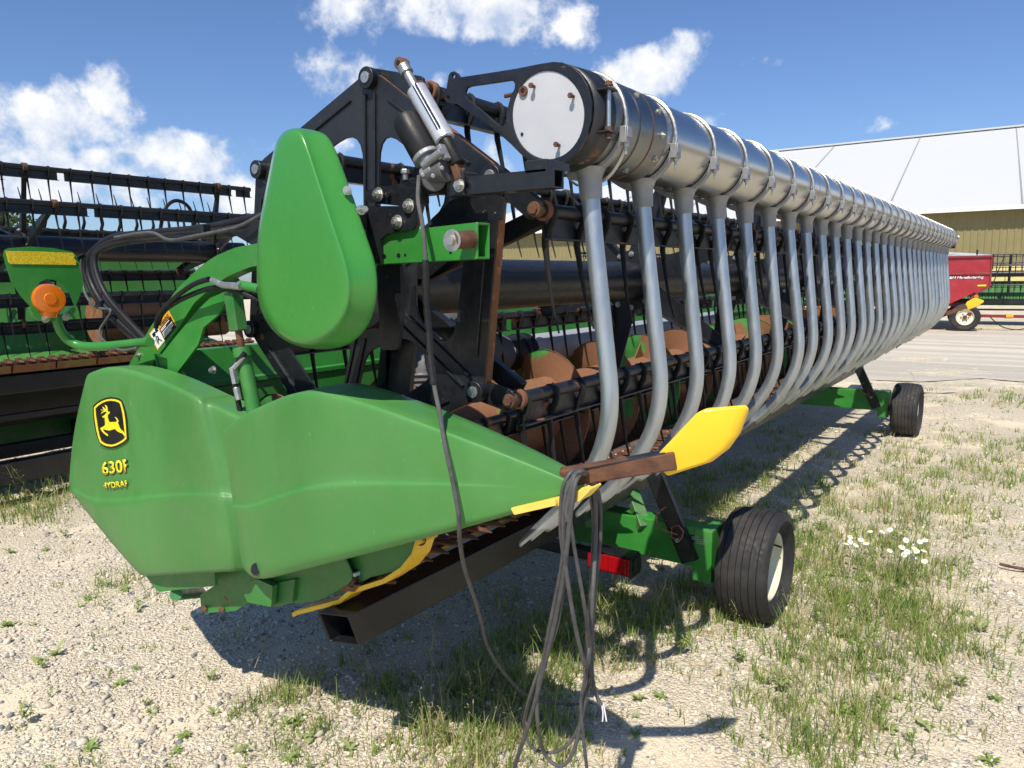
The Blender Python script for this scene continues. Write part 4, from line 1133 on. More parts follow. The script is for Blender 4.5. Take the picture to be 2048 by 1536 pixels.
# shroud behind the plate
dc = at(880 + 739 / 3.413, 100 + 444 / 3.413, u=UP)
bm = B()
nS = 44; L0 = []
for j, (u, rr_) in enumerate(((UP + .009, .1215), (UP + .078, .1225))):
    cc = dc.lerp(Vector((MV, u, MZ)), min(1, (u - UP) / .08)) if True else None
    L0.append([bm.verts.new((cc.x + rr_ * math.cos(2 * PI * k / nS), u, cc.z + rr_ * math.sin(2 * PI * k / nS))) for k in range(nS)])
for k in range(nS):
    bm.faces.new((L0[0][k], L0[0][(k + 1) % nS], L0[1][(k + 1) % nS], L0[1][k]))
SH = obj('end_shroud', bm, MT['black_rusty'], AM, smooth=True, solid=.005)
bm = B()
ux = 1.625; bx_ = MV + .119
add_box(bm, (bx_ - .006, ux, MZ + .050), (.040, .042, .005)); add_box(bm, (bx_ - .006, ux, MZ - .046), (.040, .042, .005))
obj('clamp_ear', bm, MT['black'], AM, bevel=.002)
bm = B(); add_cyl(bm, (bx_, ux, MZ - .060), (bx_, ux, MZ + .066), .0052, 12); obj('clamp_bolt', bm, MT['galv'], AM, smooth=True)
bm = B(); add_hex(bm, (bx_, ux, MZ + .062), (0, 0, 1), .0095, .008); add_cyl(bm, (bx_, ux, MZ + .059), (bx_, ux, MZ + .063), .0105, 12); add_hex(bm, (bx_, ux, MZ - .0425), (0, 0, 1), .0095, .009); add_hex(bm, (bx_, ux, MZ - .058), (0, 0, 1), .0095, .009)
obj('bolt', bm, MT['rust'], AM, bevel=.001)
# hanger below the plate joining it to the square tube
bm = B(); add_box(bm, at(1095, 338, u=1.47), (.06, .10, .03)); obj('hanger_block', bm, MT['black'], AM, bevel=.003)
# far end: black cap bracket
bm = B(); add_ring(bm, (MV, MEND, MZ), (0, 1, 0), .05, MR + .006, .05, 32)
add_box(bm, (MV - .02, MEND + .10, MZ - .16), (.05, .05, .26)); add_box(bm, (MV + .05, MEND + .16, MZ + .06), (.05, .12, .05)); add_box(bm, (MV + .06, MEND + .12, MZ - .09), (.07, .12, .05))
obj('far_end_bracket', bm, MT['black'], AM, bevel=.004)
bm = B(); add_bolt(bm, (MV + .09, MEND + .2, MZ + .02), (1, 0, 0), .02, .03); obj('bolt', bm, MT['chrome'], AM)
# thin wire from the hanger
bm = B(); add_tube(bm, smooth_path([at(1132, 345, u=1.46), at(1140, 360, u=1.55), at(1155, 371, u=1.62)], 5), .003, 6); obj('wire', bm, MT['cable'], AM, smooth=True)
# strap buckle behind the first tube
bm = B(); add_tube(bm, smooth_path([at(1252, 290, u=1.735), at(1240, 320, u=1.735), at(1222, 348, u=1.735), at(1205, 362, u=1.735)], 4), .0055, 8); obj('bracing_rod', bm, MT['chrome'], AM, smooth=True)

# ================================================================== trailer carrying the head
TR = thing('head_trailer', 'green and black low trailer with ribbed tyres under the silver air tubes', 'trailer', (-1.7, 5.9, 0))
def hollow_beam(bm, u0, u1, v, z, w, h, t=.006):
    add_prism(bm, [[Vector((v - w / 2, u0, z - h / 2)), Vector((v + w / 2, u0, z - h / 2)), Vector((v + w / 2, u0, z + h / 2)), Vector((v - w / 2, u0, z + h / 2))],
                   [Vector((v - w / 2 + t, u0, z - h / 2 + t)), Vector((v + w / 2 - t, u0, z - h / 2 + t)), Vector((v + w / 2 - t, u0, z + h / 2 - t)), Vector((v - w / 2 + t, u0, z + h / 2 - t))]], (0, u1 - u0, 0))
bm = B()
# beam with a slanted cut near end
hollow_beam(bm, 1.40, 9.2, -1.655, .560, .100, .112)
for v in bm.verts:
    if v.co.y < 1.5: v.co.y += (v.co.z - .560) * -.35 + (v.co.x + 1.655) * .35
obj('main_beam', bm, MT['black_clean'], TR, bevel=.004)
bm = B(); hollow_beam(bm, 1.9, 9.2, -2.55, .46, .10, .11); obj('main_beam', bm, MT['black_clean'], TR, bevel=.004)
WV = -1.012
def rib_tyre(root, c, R=.262, Wd=.242, rim_r=.150):
    prof = [(-.30, .150), (-.40, .185), (-.50, .220), (-.47, .240), (-.42, .2535)]
    ribs = []
    xs = [-.42, -.335, -.33, -.32, -.315, -.20, -.195, -.185, -.18, -.065, -.06, -.05, -.045, .045, .05, .06, .065, .18, .185, .195, .20, .315, .32, .33, .335, .42]
    for x in xs:
        base_r = .2620 - .010 * (abs(x) / .42) ** 2
        if round(abs(x), 3) in (.33, .32, .195, .185, .06, .05): base_r -= .0085
        ribs.append((x, base_r))
    prof = prof[:4] + ribs + [(.47, .240), (.50, .220), (.40, .185), (.30, .150)]
    n = 64
    w = bpy.data.objects.new('wheel', None); COL.objects.link(w); w.parent = root; w.location = Vector(c) - base_of(root); w.empty_display_size = .1
    bm = B(); rings = []
    for x, r in prof:
        rings.append([bm.verts.new((x * Wd, r * R / .262 * math.cos(2 * PI * k / n), r * R / .262 * math.sin(2 * PI * k / n))) for k in range(n)])
    for j in range(len(rings) - 1):
        for k in range(n): bm.faces.new((rings[j][k], rings[j][(k + 1) % n], rings[j + 1][(k + 1) % n], rings[j + 1][k]))
    for v in bm.verts:                                   # a little squash where it stands
        if v.co.z < -R + .02: v.co.z = -R + .02 - (-(R - .02) - v.co.z) * .3; v.co.x *= 1.02
    obj('tyre', bm, MT['rubber'], w, smooth=True, local=True, angle=35)
    bm = B(); rings = []
    for x, r in ((.30, .152), (.34, .160), (.345, .152), (.30, .140), (.10, .128), (.02, .120), (-.02, .07), (.0, .062), (.0, .03), (.06, .028), (.07, .0)):
        rings.append([bm.verts.new((x * Wd, r * R / .262 * math.cos(2 * PI * k / 40), r * R / .262 * math.sin(2 * PI * k / 40))) for k in range(40)])
    for j in range(len(rings) - 1):
        for k in range(40): bm.faces.new((rings[j][k], rings[j][(k + 1) % 40], rings[j + 1][(k + 1) % 40], rings[j + 1][k]))
    obj('rim', bm, MT['cream'], w, smooth=True, local=True, angle=35)
    bm = B()
    for k in range(5):
        a = 2 * PI * k / 5 + .3; add_hex(bm, (-.012 * 0 + .000, .055 * math.cos(a), .055 * math.sin(a)), (1, 0, 0), .010, .012)
    obj('wheel_nut', bm, MT['chrome'], w, local=True)
    bm = B(); add_cyl(bm, (.10 * Wd, .10, .075), (.38 * Wd, .088, .070), .005, 8); obj('valve_stem', bm, MT['hose'], w, local=True, smooth=True)
    return w
for uw in (3.38, 8.18):
    w = rib_tyre(TR, (WV, uw, .247))
    # green axle tube with plates, and the black height-adjusting leg
    bm = B(); hollow_beam(bm, 0, 1, 0, 0, .10, .19) if False else add_box(bm, (-2.08, uw - .13, .335), (1.80, .105, .195)); obj('axle_tube', bm, MT['green'], TR, bevel=.008)
    bm = B(); add_box(bm, (-1.205, uw - .09, .300), (.09, .19, .255)); add_cyl(bm, (-1.20, uw, .247), (-1.0, uw, .247), .03, 16); obj('wheel_mount', bm, MT['green'], TR, bevel=.006)
    for k_, dvv in enumerate((0,)):
        p0, p1 = Vector((-1.46, uw - .215, .70)), Vector((-1.255, uw - .215, .27))
        d = (p1 - p0).normalized(); s = Vector((d.z, 0, -d.x))
        bm = B()
        q = lambda a, b: p0 + d * a + s * b
        Lg = (p1 - p0).length
        chan(bm, q(0, .04), q(Lg, .04), q(Lg, -.04), q(0, -.04), .035, .005)
        for a in (.12, .22, .32): add_cyl(bm, q(a, 0) - Vector((0, .003, 0)), q(a, 0), .009, 12)
        LEG = obj('adjusting_leg', bm, MT['black'], TR, bevel=.003)
        bm = B(); add_cyl(bm, q(.36, 0) - Vector((0, .03, 0)), q(.36, 0) + Vector((0, .04, 0)), .010, 12); obj('locking_pin', bm, MT['chrome'], LEG)
        bm = B()
        loop = [q(.36, 0) + Vector((x, -.028, z)) for x, z in ((0, .0), (-.03, .012), (-.028, .06), (.005, .075), (.03, .05), (.02, .01))]
        add_tube(bm, loop + [loop[0]], .003, 6); add_tube(bm, smooth_path([q(.34, .0), q(.28, .06) - Vector((0, .03, 0)), q(.22, .05) - Vector((0, .03, 0)), q(.20, .0)], 4), .004, 6); obj('pin_clip', bm, MT['rust_edge'], LEG, smooth=True)
plate('data_plate', [(1380, 1069), (1413, 1073), (1412, 1090), (1379, 1086)], 3.38 - .13 - .0545, .002, MT['bk_decal'], TR)
bm = B()
for y0, a, b in ((1073, 1383, 1398), (1077, 1383, 1410), (1081, 1392, 1410), (1085, 1392, 1410)):
    p, r = at(a, y0 + (a - 1380) * .11, u=3.193), at(b, y0 + (b - 1380) * .11, u=3.193); add_bar(bm, p, r, .0035, .001, (0, 1, 0))
obj('plate_print', bm, MT['grey_decal'], TR)
# green rear bracing, tail lamp on its bar
bm = B(); add_bar(bm, (-1.62, 3.3, .52), (-1.50, 3.20, .38), .06, .05); add_bar(bm, (-1.72, 3.05, .60), (-1.78, 3.15, .36), .05, .05); obj('beam_bracket', bm, MT['green_dark'], TR, bevel=.004)
bm = B(); tl = at(1215, 1127, u=2.9)
add_box(bm, (-1.80, 2.93, .305), (.80, .055, .05)); 
add_box(bm, (tl.x + .0, 2.955, tl.z + .045), (.225, .10, .008)); add_box(bm, (tl.x + .118, 2.945, tl.z + .0), (.010, .10, .092)); add_box(bm, (tl.x, 2.955, tl.z - .044), (.225, .09, .008)); add_box(bm, (tl.x, 2.99, tl.z), (.225, .02, .085))
obj('tail_lamp_bar', bm, MT['black'], TR, bevel=.003)
bm = B(); add_box(bm, (tl.x - .05, 2.925, tl.z), (.105, .06, .078)); add_box(bm, (tl.x + .050, 2.925, tl.z), (.092, .06, .078)); add_box(bm, (tl.x + .105, 2.925, tl.z), (.016, .06, .078)); obj('tail_lamp_lens', bm, MT['redlens'], TR, bevel=.004)

# ================================================================== cables
bm = B()
R0 = 1.44
def cp(px, py, u): return at(px, py, u=(u - .052 if u < 1.405 else u))
strands = [
 [(1190, 1105, 1.50), (1187, 1040, 1.49), (1180, 985, 1.46), (1172, 955, 1.43), (1155, 941, 1.40), (1138, 950, 1.37), (1124, 985, 1.36), (1121, 1060, 1.36), (1128, 1150, 1.37), (1112, 1260, 1.38), (1078, 1340, 1.39), (1058, 1400, 1.40), (1048, 1450, 1.41), (1060, 1490, 1.42), (1090, 1506, 1.43), (1125, 1497, 1.44), (1150, 1470, 1.45), (1165, 1420, 1.46), (1170, 1350, 1.47), (1175, 1250, 1.48), (1184, 1120, 1.49), (1188, 1010, 1.48), (1180, 965, 1.45)],
 [(1180, 965, 1.45), (1160, 944, 1.40), (1142, 960, 1.37), (1131, 1010, 1.36), (1129, 1080, 1.36), (1120, 1150, 1.36), (1098, 1260, 1.37), (1085, 1330, 1.38), (1074, 1390, 1.39), (1076, 1450, 1.40), (1086, 1500, 1.41), (1105, 1526, 1.42), (1128, 1530, 1.43), (1148, 1500, 1.44), (1162, 1440, 1.45), (1172, 1380, 1.46), (1180, 1280, 1.47), (1185, 1150, 1.48), (1196, 1050, 1.49), (1194, 985, 1.47), (1184, 958, 1.44)],
 [(1184, 958, 1.44), (1166, 943, 1.39), (1150, 950, 1.37), (1140, 985, 1.355), (1133, 1020, 1.35), (1136, 1042, 1.35), (1146, 1000, 1.355), (1152, 960, 1.37), (1168, 946, 1.40), (1186, 960, 1.45), (1199, 1000, 1.48), (1200, 1080, 1.49), (1190, 1180, 1.48), (1185, 1260, 1.47), (1184, 1350, 1.47), (1195, 1395, 1.47), (1203, 1410, 1.47)],
 [(1150, 965, 1.362), (1140, 1020, 1.35), (1146, 1080, 1.36), (1158, 1150, 1.38), (1170, 1220, 1.40), (1178, 1290, 1.42), (1172, 1350, 1.43), (1162, 1400, 1.44), (1165, 1460, 1.45), (1174, 1540, 1.46), (1180, 1600, 1.47)],
 [(1145, 955, 1.372), (1130, 1000, 1.352), (1127, 1090, 1.355), (1138, 1180, 1.36), (1152, 1260, 1.38), (1170, 1330, 1.40), (1178, 1300, 1.42), (1186, 1180, 1.44), (1192, 1060, 1.47), (1188, 985, 1.46), (1174, 950, 1.42)],
 [(1160, 948, 1.392), (1148, 975, 1.355), (1138, 1060, 1.350), (1126, 1160, 1.36), (1106, 1260, 1.37), (1084, 1350, 1.38), (1060, 1440, 1.39), (1040, 1500, 1.40), (1028, 1540, 1.41), (1015, 1600, 1.42)],
 [(1176, 952, 1.42), (1192, 990, 1.47), (1190, 1090, 1.48), (1180, 1180, 1.47), (1176, 1280, 1.46), (1182, 1350, 1.46), (1178, 1385, 1.46)]]
cob = None
for i, s_ in enumerate(strands):
    bm = B(); add_tube(bm, smooth_path([cp(*p) for p in s_], 6), .0043 + .0005 * (i % 3), 8)
    if cob is None:
        cob = thing('cable_bundle', 'long grey cable looped over the rusty bar and hanging towards the ground', 'cable', at(1160, 950, u=1.40)); 
    obj('cable_loop', bm, MT['cable'], cob, smooth=True)
bm = B()
for dx in (0, 4): add_tube(bm, smooth_path([cp(1203 + dx, 1408, 1.47), cp(1206 + dx, 1425, 1.47), cp(1205 + dx * 2, 1443, 1.47)], 3), .0018, 5)
obj('bare_wire', bm, MT['white'], cob)
lead = [at(838, 352, u=1.385), at(836, 400, u=1.36), at(845, 450, u=1.35), at(851, 520, u=1.35), at(853, 600, u=1.35), at(858, 660, u=1.35), at(862, 720, u=1.34), at(868, 770, u=1.33), at(880, 830, u=1.30), at(890, 890, u=1.268), at(905, 960, u=1.262), at(917, 1030, u=1.262), at(920, 1085, u=1.29), at(930, 1140, u=1.38), at(950, 1200, u=1.50), at(964, 1250, u=1.62), at(974, 1290, u=1.72), at(1000, 1335, u=1.83), at(1040, 1380, u=1.92), at(1085, 1402, u=1.99), at(1150, 1409, z=.012), at(1185, 1405, z=.010)]
bm = B(); add_tube(bm, smooth_path(lead, 6), .0054, 8)
PL = obj('actuator_cable', bm, MT['cable'], None, smooth=True); tag(PL, 'single grey cable running from the silver actuator down over the green nose to the gravel', 'cable')
bm = B(); add_tube(bm, smooth_path(lead[3:8], 6), [.0072 + .0032 * abs(math.sin(i * 1.3)) for i in range(25)], 8); tp = obj('tape_wrap', bm, MT['hose'], PL, smooth=True)
# ================================================================== neighbouring heads
H2 = thing('grain_head', 'green grain head with black reel and yellow knife skids behind the amber lamp', 'grain head', (-6.3, .5, 0))
H2V, H2Z = -4.60, .30
U2A, U2B = -3.2, 4.38
build_reel(H2, H2V, H2Z, U2A, U2B, (-2.0, -.5, .95, 2.48, 4.05), parts_for=(0, 1, 2, 3, 4, 5), mat_bat=MT['black'], bats=[(-1.20, 1.22), (-1.09, 1.86), (-1.50, 2.15), (-2.12, 1.74), (-2.27, 1.40), (-1.80, 1.0)])
def head2_body(root, dv, dz, u0, u1):
    strip('back_sheet', [(-1.66 + dv, .74 + dz), (-1.95 + dv, .66 + dz), (-2.35 + dv, .74 + dz), (-2.45 + dv, 1.20 + dz), (-2.48 + dv, 1.21 + dz), (-2.52 + dv, 1.50 + dz)], u0, u1, MT['green_plastic'], root, .004, 1)
    bm = B()
    k = u0 + .4
    while k < u1: add_box(bm, (-2.40 + dv, k, 1.0 + dz), (.012, .012, .38)); k += .9
    obj('sheet_seam', bm, MT['green_dark'], root)
    bm = B(); add_box(bm, (-2.60 + dv, (u0 + u1) / 2, 1.53 + dz), (.14, u1 - u0, .11)); obj('top_beam', bm, MT['green_plastic'], root, bevel=.012)
    bm = B(); add_cyl(bm, (-2.02 + dv, u1 - 1.25, .98 + dz), (-2.02 + dv, u1 - .05, .98 + dz), .20, 32); obj('auger_drum', bm, MT['auger'], root, smooth=True)
    bm = B(); add_box(bm, (-1.62 + dv, (u0 + u1) / 2, .725 + dz), (.06, u1 - u0, .03)); obj('knife_bar', bm, MT['rust'], root)
    n = int((u1 - u0) / .0762); bm = B()
    add_tube(bm, [(0, 0, 0), (.05, 0, .004), (.115, 0, .0)], [.017, .014, .003], 6); add_box(bm, (.02, 0, .016), (.05, .03, .02))
    src = obj('knife_guard', bm, MT['rust'], root, local=True, smooth=True)
    for k in range(n):
        p = (-1.60 + dv, u0 + .05 + k * .0762, .735 + dz)
        if k == 0: src.location = Vector(p) - base_of(root)
        else: inst(src, root, p)
    bm = B(); add_prism(bm, [[Vector((-1.555 + dv, u0, .712 + dz)), Vector((-1.575 + dv, u0, .655 + dz)), Vector((-1.72 + dv, u0, .63 + dz)), Vector((-1.72 + dv, u0, .66 + dz))]], (0, .292, 0))
    src = obj('poly_skid', bm, MT['yellow_guard'], root, bevel=.003)
    for k in range(1, int((u1 - u0) / .305)):
        o = inst(src, root, (0, 0, 0)); o.location = (0, .305 * k, 0)
    bm = B(); add_box(bm, (-1.66 + dv, (u0 + u1) / 2, .565 + dz), (.12, u1 - u0, .135)); obj('main_beam', bm, MT['black'], root, bevel=.006)
head2_body(H2, H2V, H2Z, U2A, U2B)
# fingers of its rear bat stand upright
bm = B(); u = U2A + .1
while u < U2B:
    tmp = TINE_ME.copy(); tmp.transform(Matrix.Translation((-2.12 + H2V, u, 1.74 + H2Z)) @ Matrix.Rotation(PI, 4, 'Y') @ Matrix.Diagonal((1.5, 1.6, 1.05, 1))); bm.from_mesh(tmp); bpy.data.meshes.remove(tmp); u += .1525
struct(obj('tine', bm, MT['hose'], H2, smooth=True), 'stuff')
bm = B(); add_box(bm, (-7.4, (U2A + U2B) / 2, .72), (.12, U2B - U2A, 1.10)); obj('rear_frame', bm, MT['green_dark'], H2, bevel=.01)  # run down low as a dark panel, standing in for shade under the head
# its far end: drive cover, arm, stay
for pxs, uu in (([(300, 504), (315, 504), (312, 525), (288, 592), (270, 597), (264, 588)], U2B + .02), ([(328, 505), (392, 504), (376, 526), (350, 545), (336, 540), (326, 527)], U2B + .06), ([(330, 600), (352, 600), (338, 660), (322, 660)], U2B + .06)):
    plate('end_cover', pxs, uu, .05, MT['green_plastic'], H2, r=3, bevel=.006)
plate('end_bracket', [(376, 526), (392, 506), (410, 506), (372, 548), (345, 566), (342, 556)], U2B + .03, .03, MT['black'], H2, r=2)
bm = B(); add_tube(bm, smooth_path([(-6.35, 3.60, 2.0), (-6.3, 3.65, 2.24), (-6.3, 3.77, 2.32), (-6.3, 3.89, 2.24), (-6.35, 3.93, 2.0)], 5), .016, 8); obj('hydraulic_hose', bm, MT['hose'], H2, smooth=True)
# its trailer: bars close to the ground, the deep ones added to darken the shaded gap
T2 = thing('head_trailer', 'dark low trailer in the shade under the head behind the amber lamp', 'trailer', (-6.3, .5, 0))
bm = B(); add_box(bm, (-6.35, .6, .60), (.06, 7.2, .05)); add_box(bm, (-6.5, .6, .32), (.10, 7.2, .10)); add_box(bm, (-6.75, .6, .66), (.10, 7.2, .26)); add_box(bm, (-7.3, .6, .50), (.10, 7.2, .22)); add_box(bm, (-6.1, .6, .24), (.12, 7.2, .16)); obj('side_rail', bm, MT['black'], T2, bevel=.004)
bm = B()
for u in (-2.2, .2, 1.62, 3.6): add_bar(bm, (-6.33, u, .82), (-6.35, u + .06, .60), .05, .05)
obj('rail_post', bm, MT['black'], T2, bevel=.004)
bm = B()
for u in (-2.0, 3.2): add_box(bm, (-6.9, u, .28), (1.6, .10, .14))
obj('axle_tube', bm, MT['black'], T2, bevel=.004)

def simple_head(name_label, org, ang, L, cols, group=None, sheet_hi=None):
    """a head seen from further away: reel with bats and tines, back sheet, knife beam"""
    t = thing('grain_head', name_label, 'grain head', org, group)
    Rm = Matrix.Rotation(ang, 4, 'Z'); O = Vector(org)
    def W_(v, u, z): return O + Rm @ Vector((v, u, z))
    bm = B()
    for i in range(1): pass
    pr = [(-.05, .72), (-.4, .66), (-.75, .78), (-.85, 1.22)]
    rows = [[bm.verts.new(W_(a, u, b)) for a, b in pr] for u in (0, L)]
    for i in range(len(pr) - 1): bm.faces.new((rows[0][i], rows[0][i + 1], rows[1][i + 1], rows[1][i]))
    obj('back_sheet', bm, cols[0], t, solid=.01)
    bm = B()
    u = .0
    while u < L - .3:
        add_prism(bm, [[W_(-.85, u + .01, 1.24), W_(-.85, u + .49, 1.24), W_(-.90, u + .49, sheet_hi or 1.5), W_(-.90, u + .01, sheet_hi or 1.5)]], Rm @ Vector((-.02, 0, 0))); u += .5
    obj('upper_panel', bm, cols[1], t)
    bm = B(); add_bar(bm, W_(-.95, 0, 1.0), W_(-.95, L, 1.0), .14, .9); obj('rear_frame', bm, MT['green_dark'], t)
    bm = B(); add_bar(bm, W_(0, 0, .70), W_(0, L, .70), .10, .16); add_bar(bm, W_(.02, 0, .46), W_(.02, L, .46), .06, .05); obj('knife_beam', bm, MT['black'], t)
    bm = B(); c = (.02, 1.50); add_cyl(bm, W_(c[0], 0, c[1]), W_(c[0], L, c[1]), .09, 16); obj('reel_tube', bm, MT['black'], t, smooth=True)
    for k in range(6):
        a = math.radians(25 + 60 * k); v, z = c[0] + .56 * math.cos(a), c[1] + .56 * math.sin(a)
        bm = B(); add_tube(bm, [W_(v, 0, z), W_(v, L, z)], .021, 8)
        add_bar(bm, W_(v, 0, z - .06), W_(v, L, z - .06), .01, .02)
        bat = obj('reel_bat', bm, MT['black'], t)
        bm = B(); u = .1
        while u < L:
            add_tube(bm, [W_(v, u, z), W_(v + .02, u, z - .13), W_(v + .06, u, z - .27)], [.011, .010, .004], 4); u += .1525
        struct(obj('tine', bm, MT['hose'], bat), 'stuff')
    bm = B(); u = .6
    while u < L:
        for k in range(6):
            a = math.radians(25 + 60 * k); add_bar(bm, W_(c[0], u, c[1]), W_(c[0] + .55 * math.cos(a), u, c[1] + .55 * math.sin(a)), .02, .07)
        u += 1.5
    obj('spider_arm', bm, MT['black'], t)
    return t, W_
MT['cream_sheet'] = paint('pale_yellow_panel', (.74, .62, .26), rough=.5, var=.06, dust=.1)
# row of heads standing along the far side of the road
HR, HW = simple_head('green and cream head with black reel in front of the yellow wall', (-2.9, 26.0, 0), math.radians(-88), 9.0, (MT['green_plastic'], MT['cream_sheet']), sheet_hi=1.75)
simple_head('green head with black reel seen through the nearest reel, between the two nearest heads', (-7.5, 12.6, 0), math.radians(-8), 8.0, (MT['green_plastic'], MT['green_plastic']))
simple_head('green head standing furthest back behind the red wagon and the air tubes', (-10.4, 24.0, 0), math.radians(-88), 7.5, (MT['green_plastic'], MT['green_plastic']))
simple_head('black reel and green sheet behind the head with yellow skids', (-8.8, -3.4, .0), math.radians(0), 8.2, (MT['green_plastic'], MT['green_plastic']))

# ================================================================== red gravity wagon
WG = thing('gravity_wagon', 'red grain wagon with cream wheels standing behind the far end of the tubes', 'wagon', (-2.4, 23.6, 0))
wd = Vector((.992, .13, 0)).normalized(); wn = Vector((-wd.y, wd.x, 0))
wb = at(1928, 662, z=0)
def WW(a, b, z): return Vector((wb.x, wb.y, 0)) + wd * a + wn * b + Vector((0, 0, z))
XR = .50
top, mid_ = 1.97, 1.20
bm = B()
Lw, D = 3.4, 2.0
ptsA = [(XR, top), (XR, mid_), (XR - .98, .67), (XR - 1.7, .67), (XR - Lw, 1.4), (XR - Lw, top)]
lo = [bm.verts.new(WW(a, 0, z)) for a, z in ptsA]; hi = [bm.verts.new(WW(a, D, z)) for a, z in ptsA]
bm.faces.new(lo); bm.faces.new(hi[::-1])
for i in range(5): bm.faces.new((lo[i], lo[i + 1], hi[i + 1], hi[i]))
obj('hopper', bm, MT['red'], WG)
bm = B(); add_bar(bm, WW(XR - Lw, -.02, 1.52), WW(XR + .02, -.02, 1.52), .04, .05); add_bar(bm, WW(XR - Lw, -.02, top), WW(XR + .02, -.02, top), .05, .06); add_bar(bm, WW(XR + .01, -.02, mid_), WW(XR + .01, -.02, top), .04, .04, wd); add_bar(bm, WW(XR + .02, .0, mid_), WW(XR - .30, .0, 1.0), .05, .06); obj('rib', bm, MT['red_dark'], WG, bevel=.006)
bm = B(); add_bar(bm, WW(XR + .03, -.02, 1.62), WW(XR + .03, -.02, top + .05), .04, .04); add_bar(bm, WW(XR + .05, 0, top + .0), WW(XR + .30, 0, top - .04), .02, .02); add_bar(bm, WW(XR + .27, 0, top - .04), WW(XR + .04, -.02, 1.15), .022, .022); obj('tarp_crank', bm, MT['black'], WG)
bm = B()
tp = [(XR + .05, top + .03), (XR - .45, top + .09), (XR - 1.2, top + .15), (XR - Lw, top + .15)]
a_ = [bm.verts.new(WW(a, 0, z)) for a, z in tp]; b_ = [bm.verts.new(WW(a, D, z)) for a, z in tp]; c_ = [bm.verts.new(WW(a, -.03, top + .0)) for a, z in tp]
for i in range(3): bm.faces.new((a_[i], a_[i + 1], b_[i + 1], b_[i])); bm.faces.new((c_[i], c_[i + 1], a_[i + 1], a_[i]))
obj('tarp', bm, paint('grey_tarp', (.30, .33, .36), rough=.5, var=.2), WG, solid=.01)
bm = B(); add_cyl(bm, WW(XR - .33, 0, top), WW(XR - .33, 0, top + .18), .022, 8); obj('tarp_post', bm, MT['black'], WG)
bm = B(); add_prism(bm, [[WW(.23, -.012, 1.19), WW(.42, -.012, 1.19), WW(.43, -.012, 1.23), WW(.24, -.012, 1.23)]], wn * .006); obj('reflector', bm, MT['yl_decal'], WG)
lettering('maker_lettering', 'J&M Manufacturing', WW(-.47, -.012, 1.365), WW(.36, -.012, 1.375), WW(-.47, -.012, 1.455), MT['white'], WG, th=.005, bold=.03, shear=.2)
bm = B(); add_bar(bm, WW(-2.4, .25, .70), WW(.10, .25, .70), .08, .10); add_bar(bm, WW(.10, .10, .40), WW(.16, .10, 1.0), .09, .10); add_bar(bm, WW(-1.3, .3, .50), WW(.1, .3, .52), .10, .10); add_bar(bm, WW(-.1, .3, .40), WW(3.0, .9, .34), .07, .08); obj('running_gear', bm, MT['red_dark'], WG, bevel=.006)
bm = B(); add_cyl(bm, WW(.22, .02, .93), WW(.22, -.05, .93), .05, 14); obj('marker_lamp', bm, MT['amber'], WG)
bm = B(); add_cyl(bm, WW(.95, .47, .38), WW(1.12, .50, .38), .06, 10); obj('safety_band', bm, MT['or_decal'], WG)
bm = B(); add_tube(bm, smooth_path([WW(.6, .4, .36), WW(.9, .42, .10), WW(1.3, .5, .03), WW(1.6, .6, .2), WW(1.8, .6, .65)], 6), .015, 6); obj('hitch_hose', bm, MT['hose'], WG, smooth=True)
def wagon_wheel(c, R=.365, Wd=.28):
    w = bpy.data.objects.new('wheel', None); COL.objects.link(w); w.parent = WG; w.location = c - base_of(WG)
    n = 40
    def lathe(nm, prof, mat):
        bm = B(); rings = []
        for y, r in prof:
            rings.append([bm.verts.new(wd * (r * math.cos(2 * PI * k / n)) + wn * y + Vector((0, 0, r * math.sin(2 * PI * k / n)))) for k in range(n)])
        for j in range(len(rings) - 1):
            for k in range(n): bm.faces.new((rings[j][k], rings[j][(k + 1) % n], rings[j + 1][(k + 1) % n], rings[j + 1][k]))
        return obj(nm, bm, mat, w, smooth=True, local=True, angle=30)
    lathe('tyre', [(-.08, .21), (-.12, .23), (-.13, .31), (-.10, R), (.10, R), (.13, .31), (.12, .21)], MT['rubber'])
    lathe('rim', [(-.10, .215), (-.11, .205), (-.07, .19), (-.05, .09), (-.07, .075), (-.07, 0)], MT['cream'])
    bm = B()
    add_cyl(bm, wn * -.10, wn * -.05, .055, 14)
    for k in range(6): a = 2 * PI * k / 6; add_cyl(bm, wd * (.09 * math.cos(a)) + Vector((0, 0, .09 * math.sin(a))) - wn * .085, wd * (.09 * math.cos(a)) + Vector((0, 0, .09 * math.sin(a))) - wn * .05, .016, 6)
    obj('hub', bm, MT['rust'], w, local=True)
wagon_wheel(WW(0, .12, .365)); wagon_wheel(WW(.02, 1.6, .365)); wagon_wheel(WW(-2.5, .12, .365))

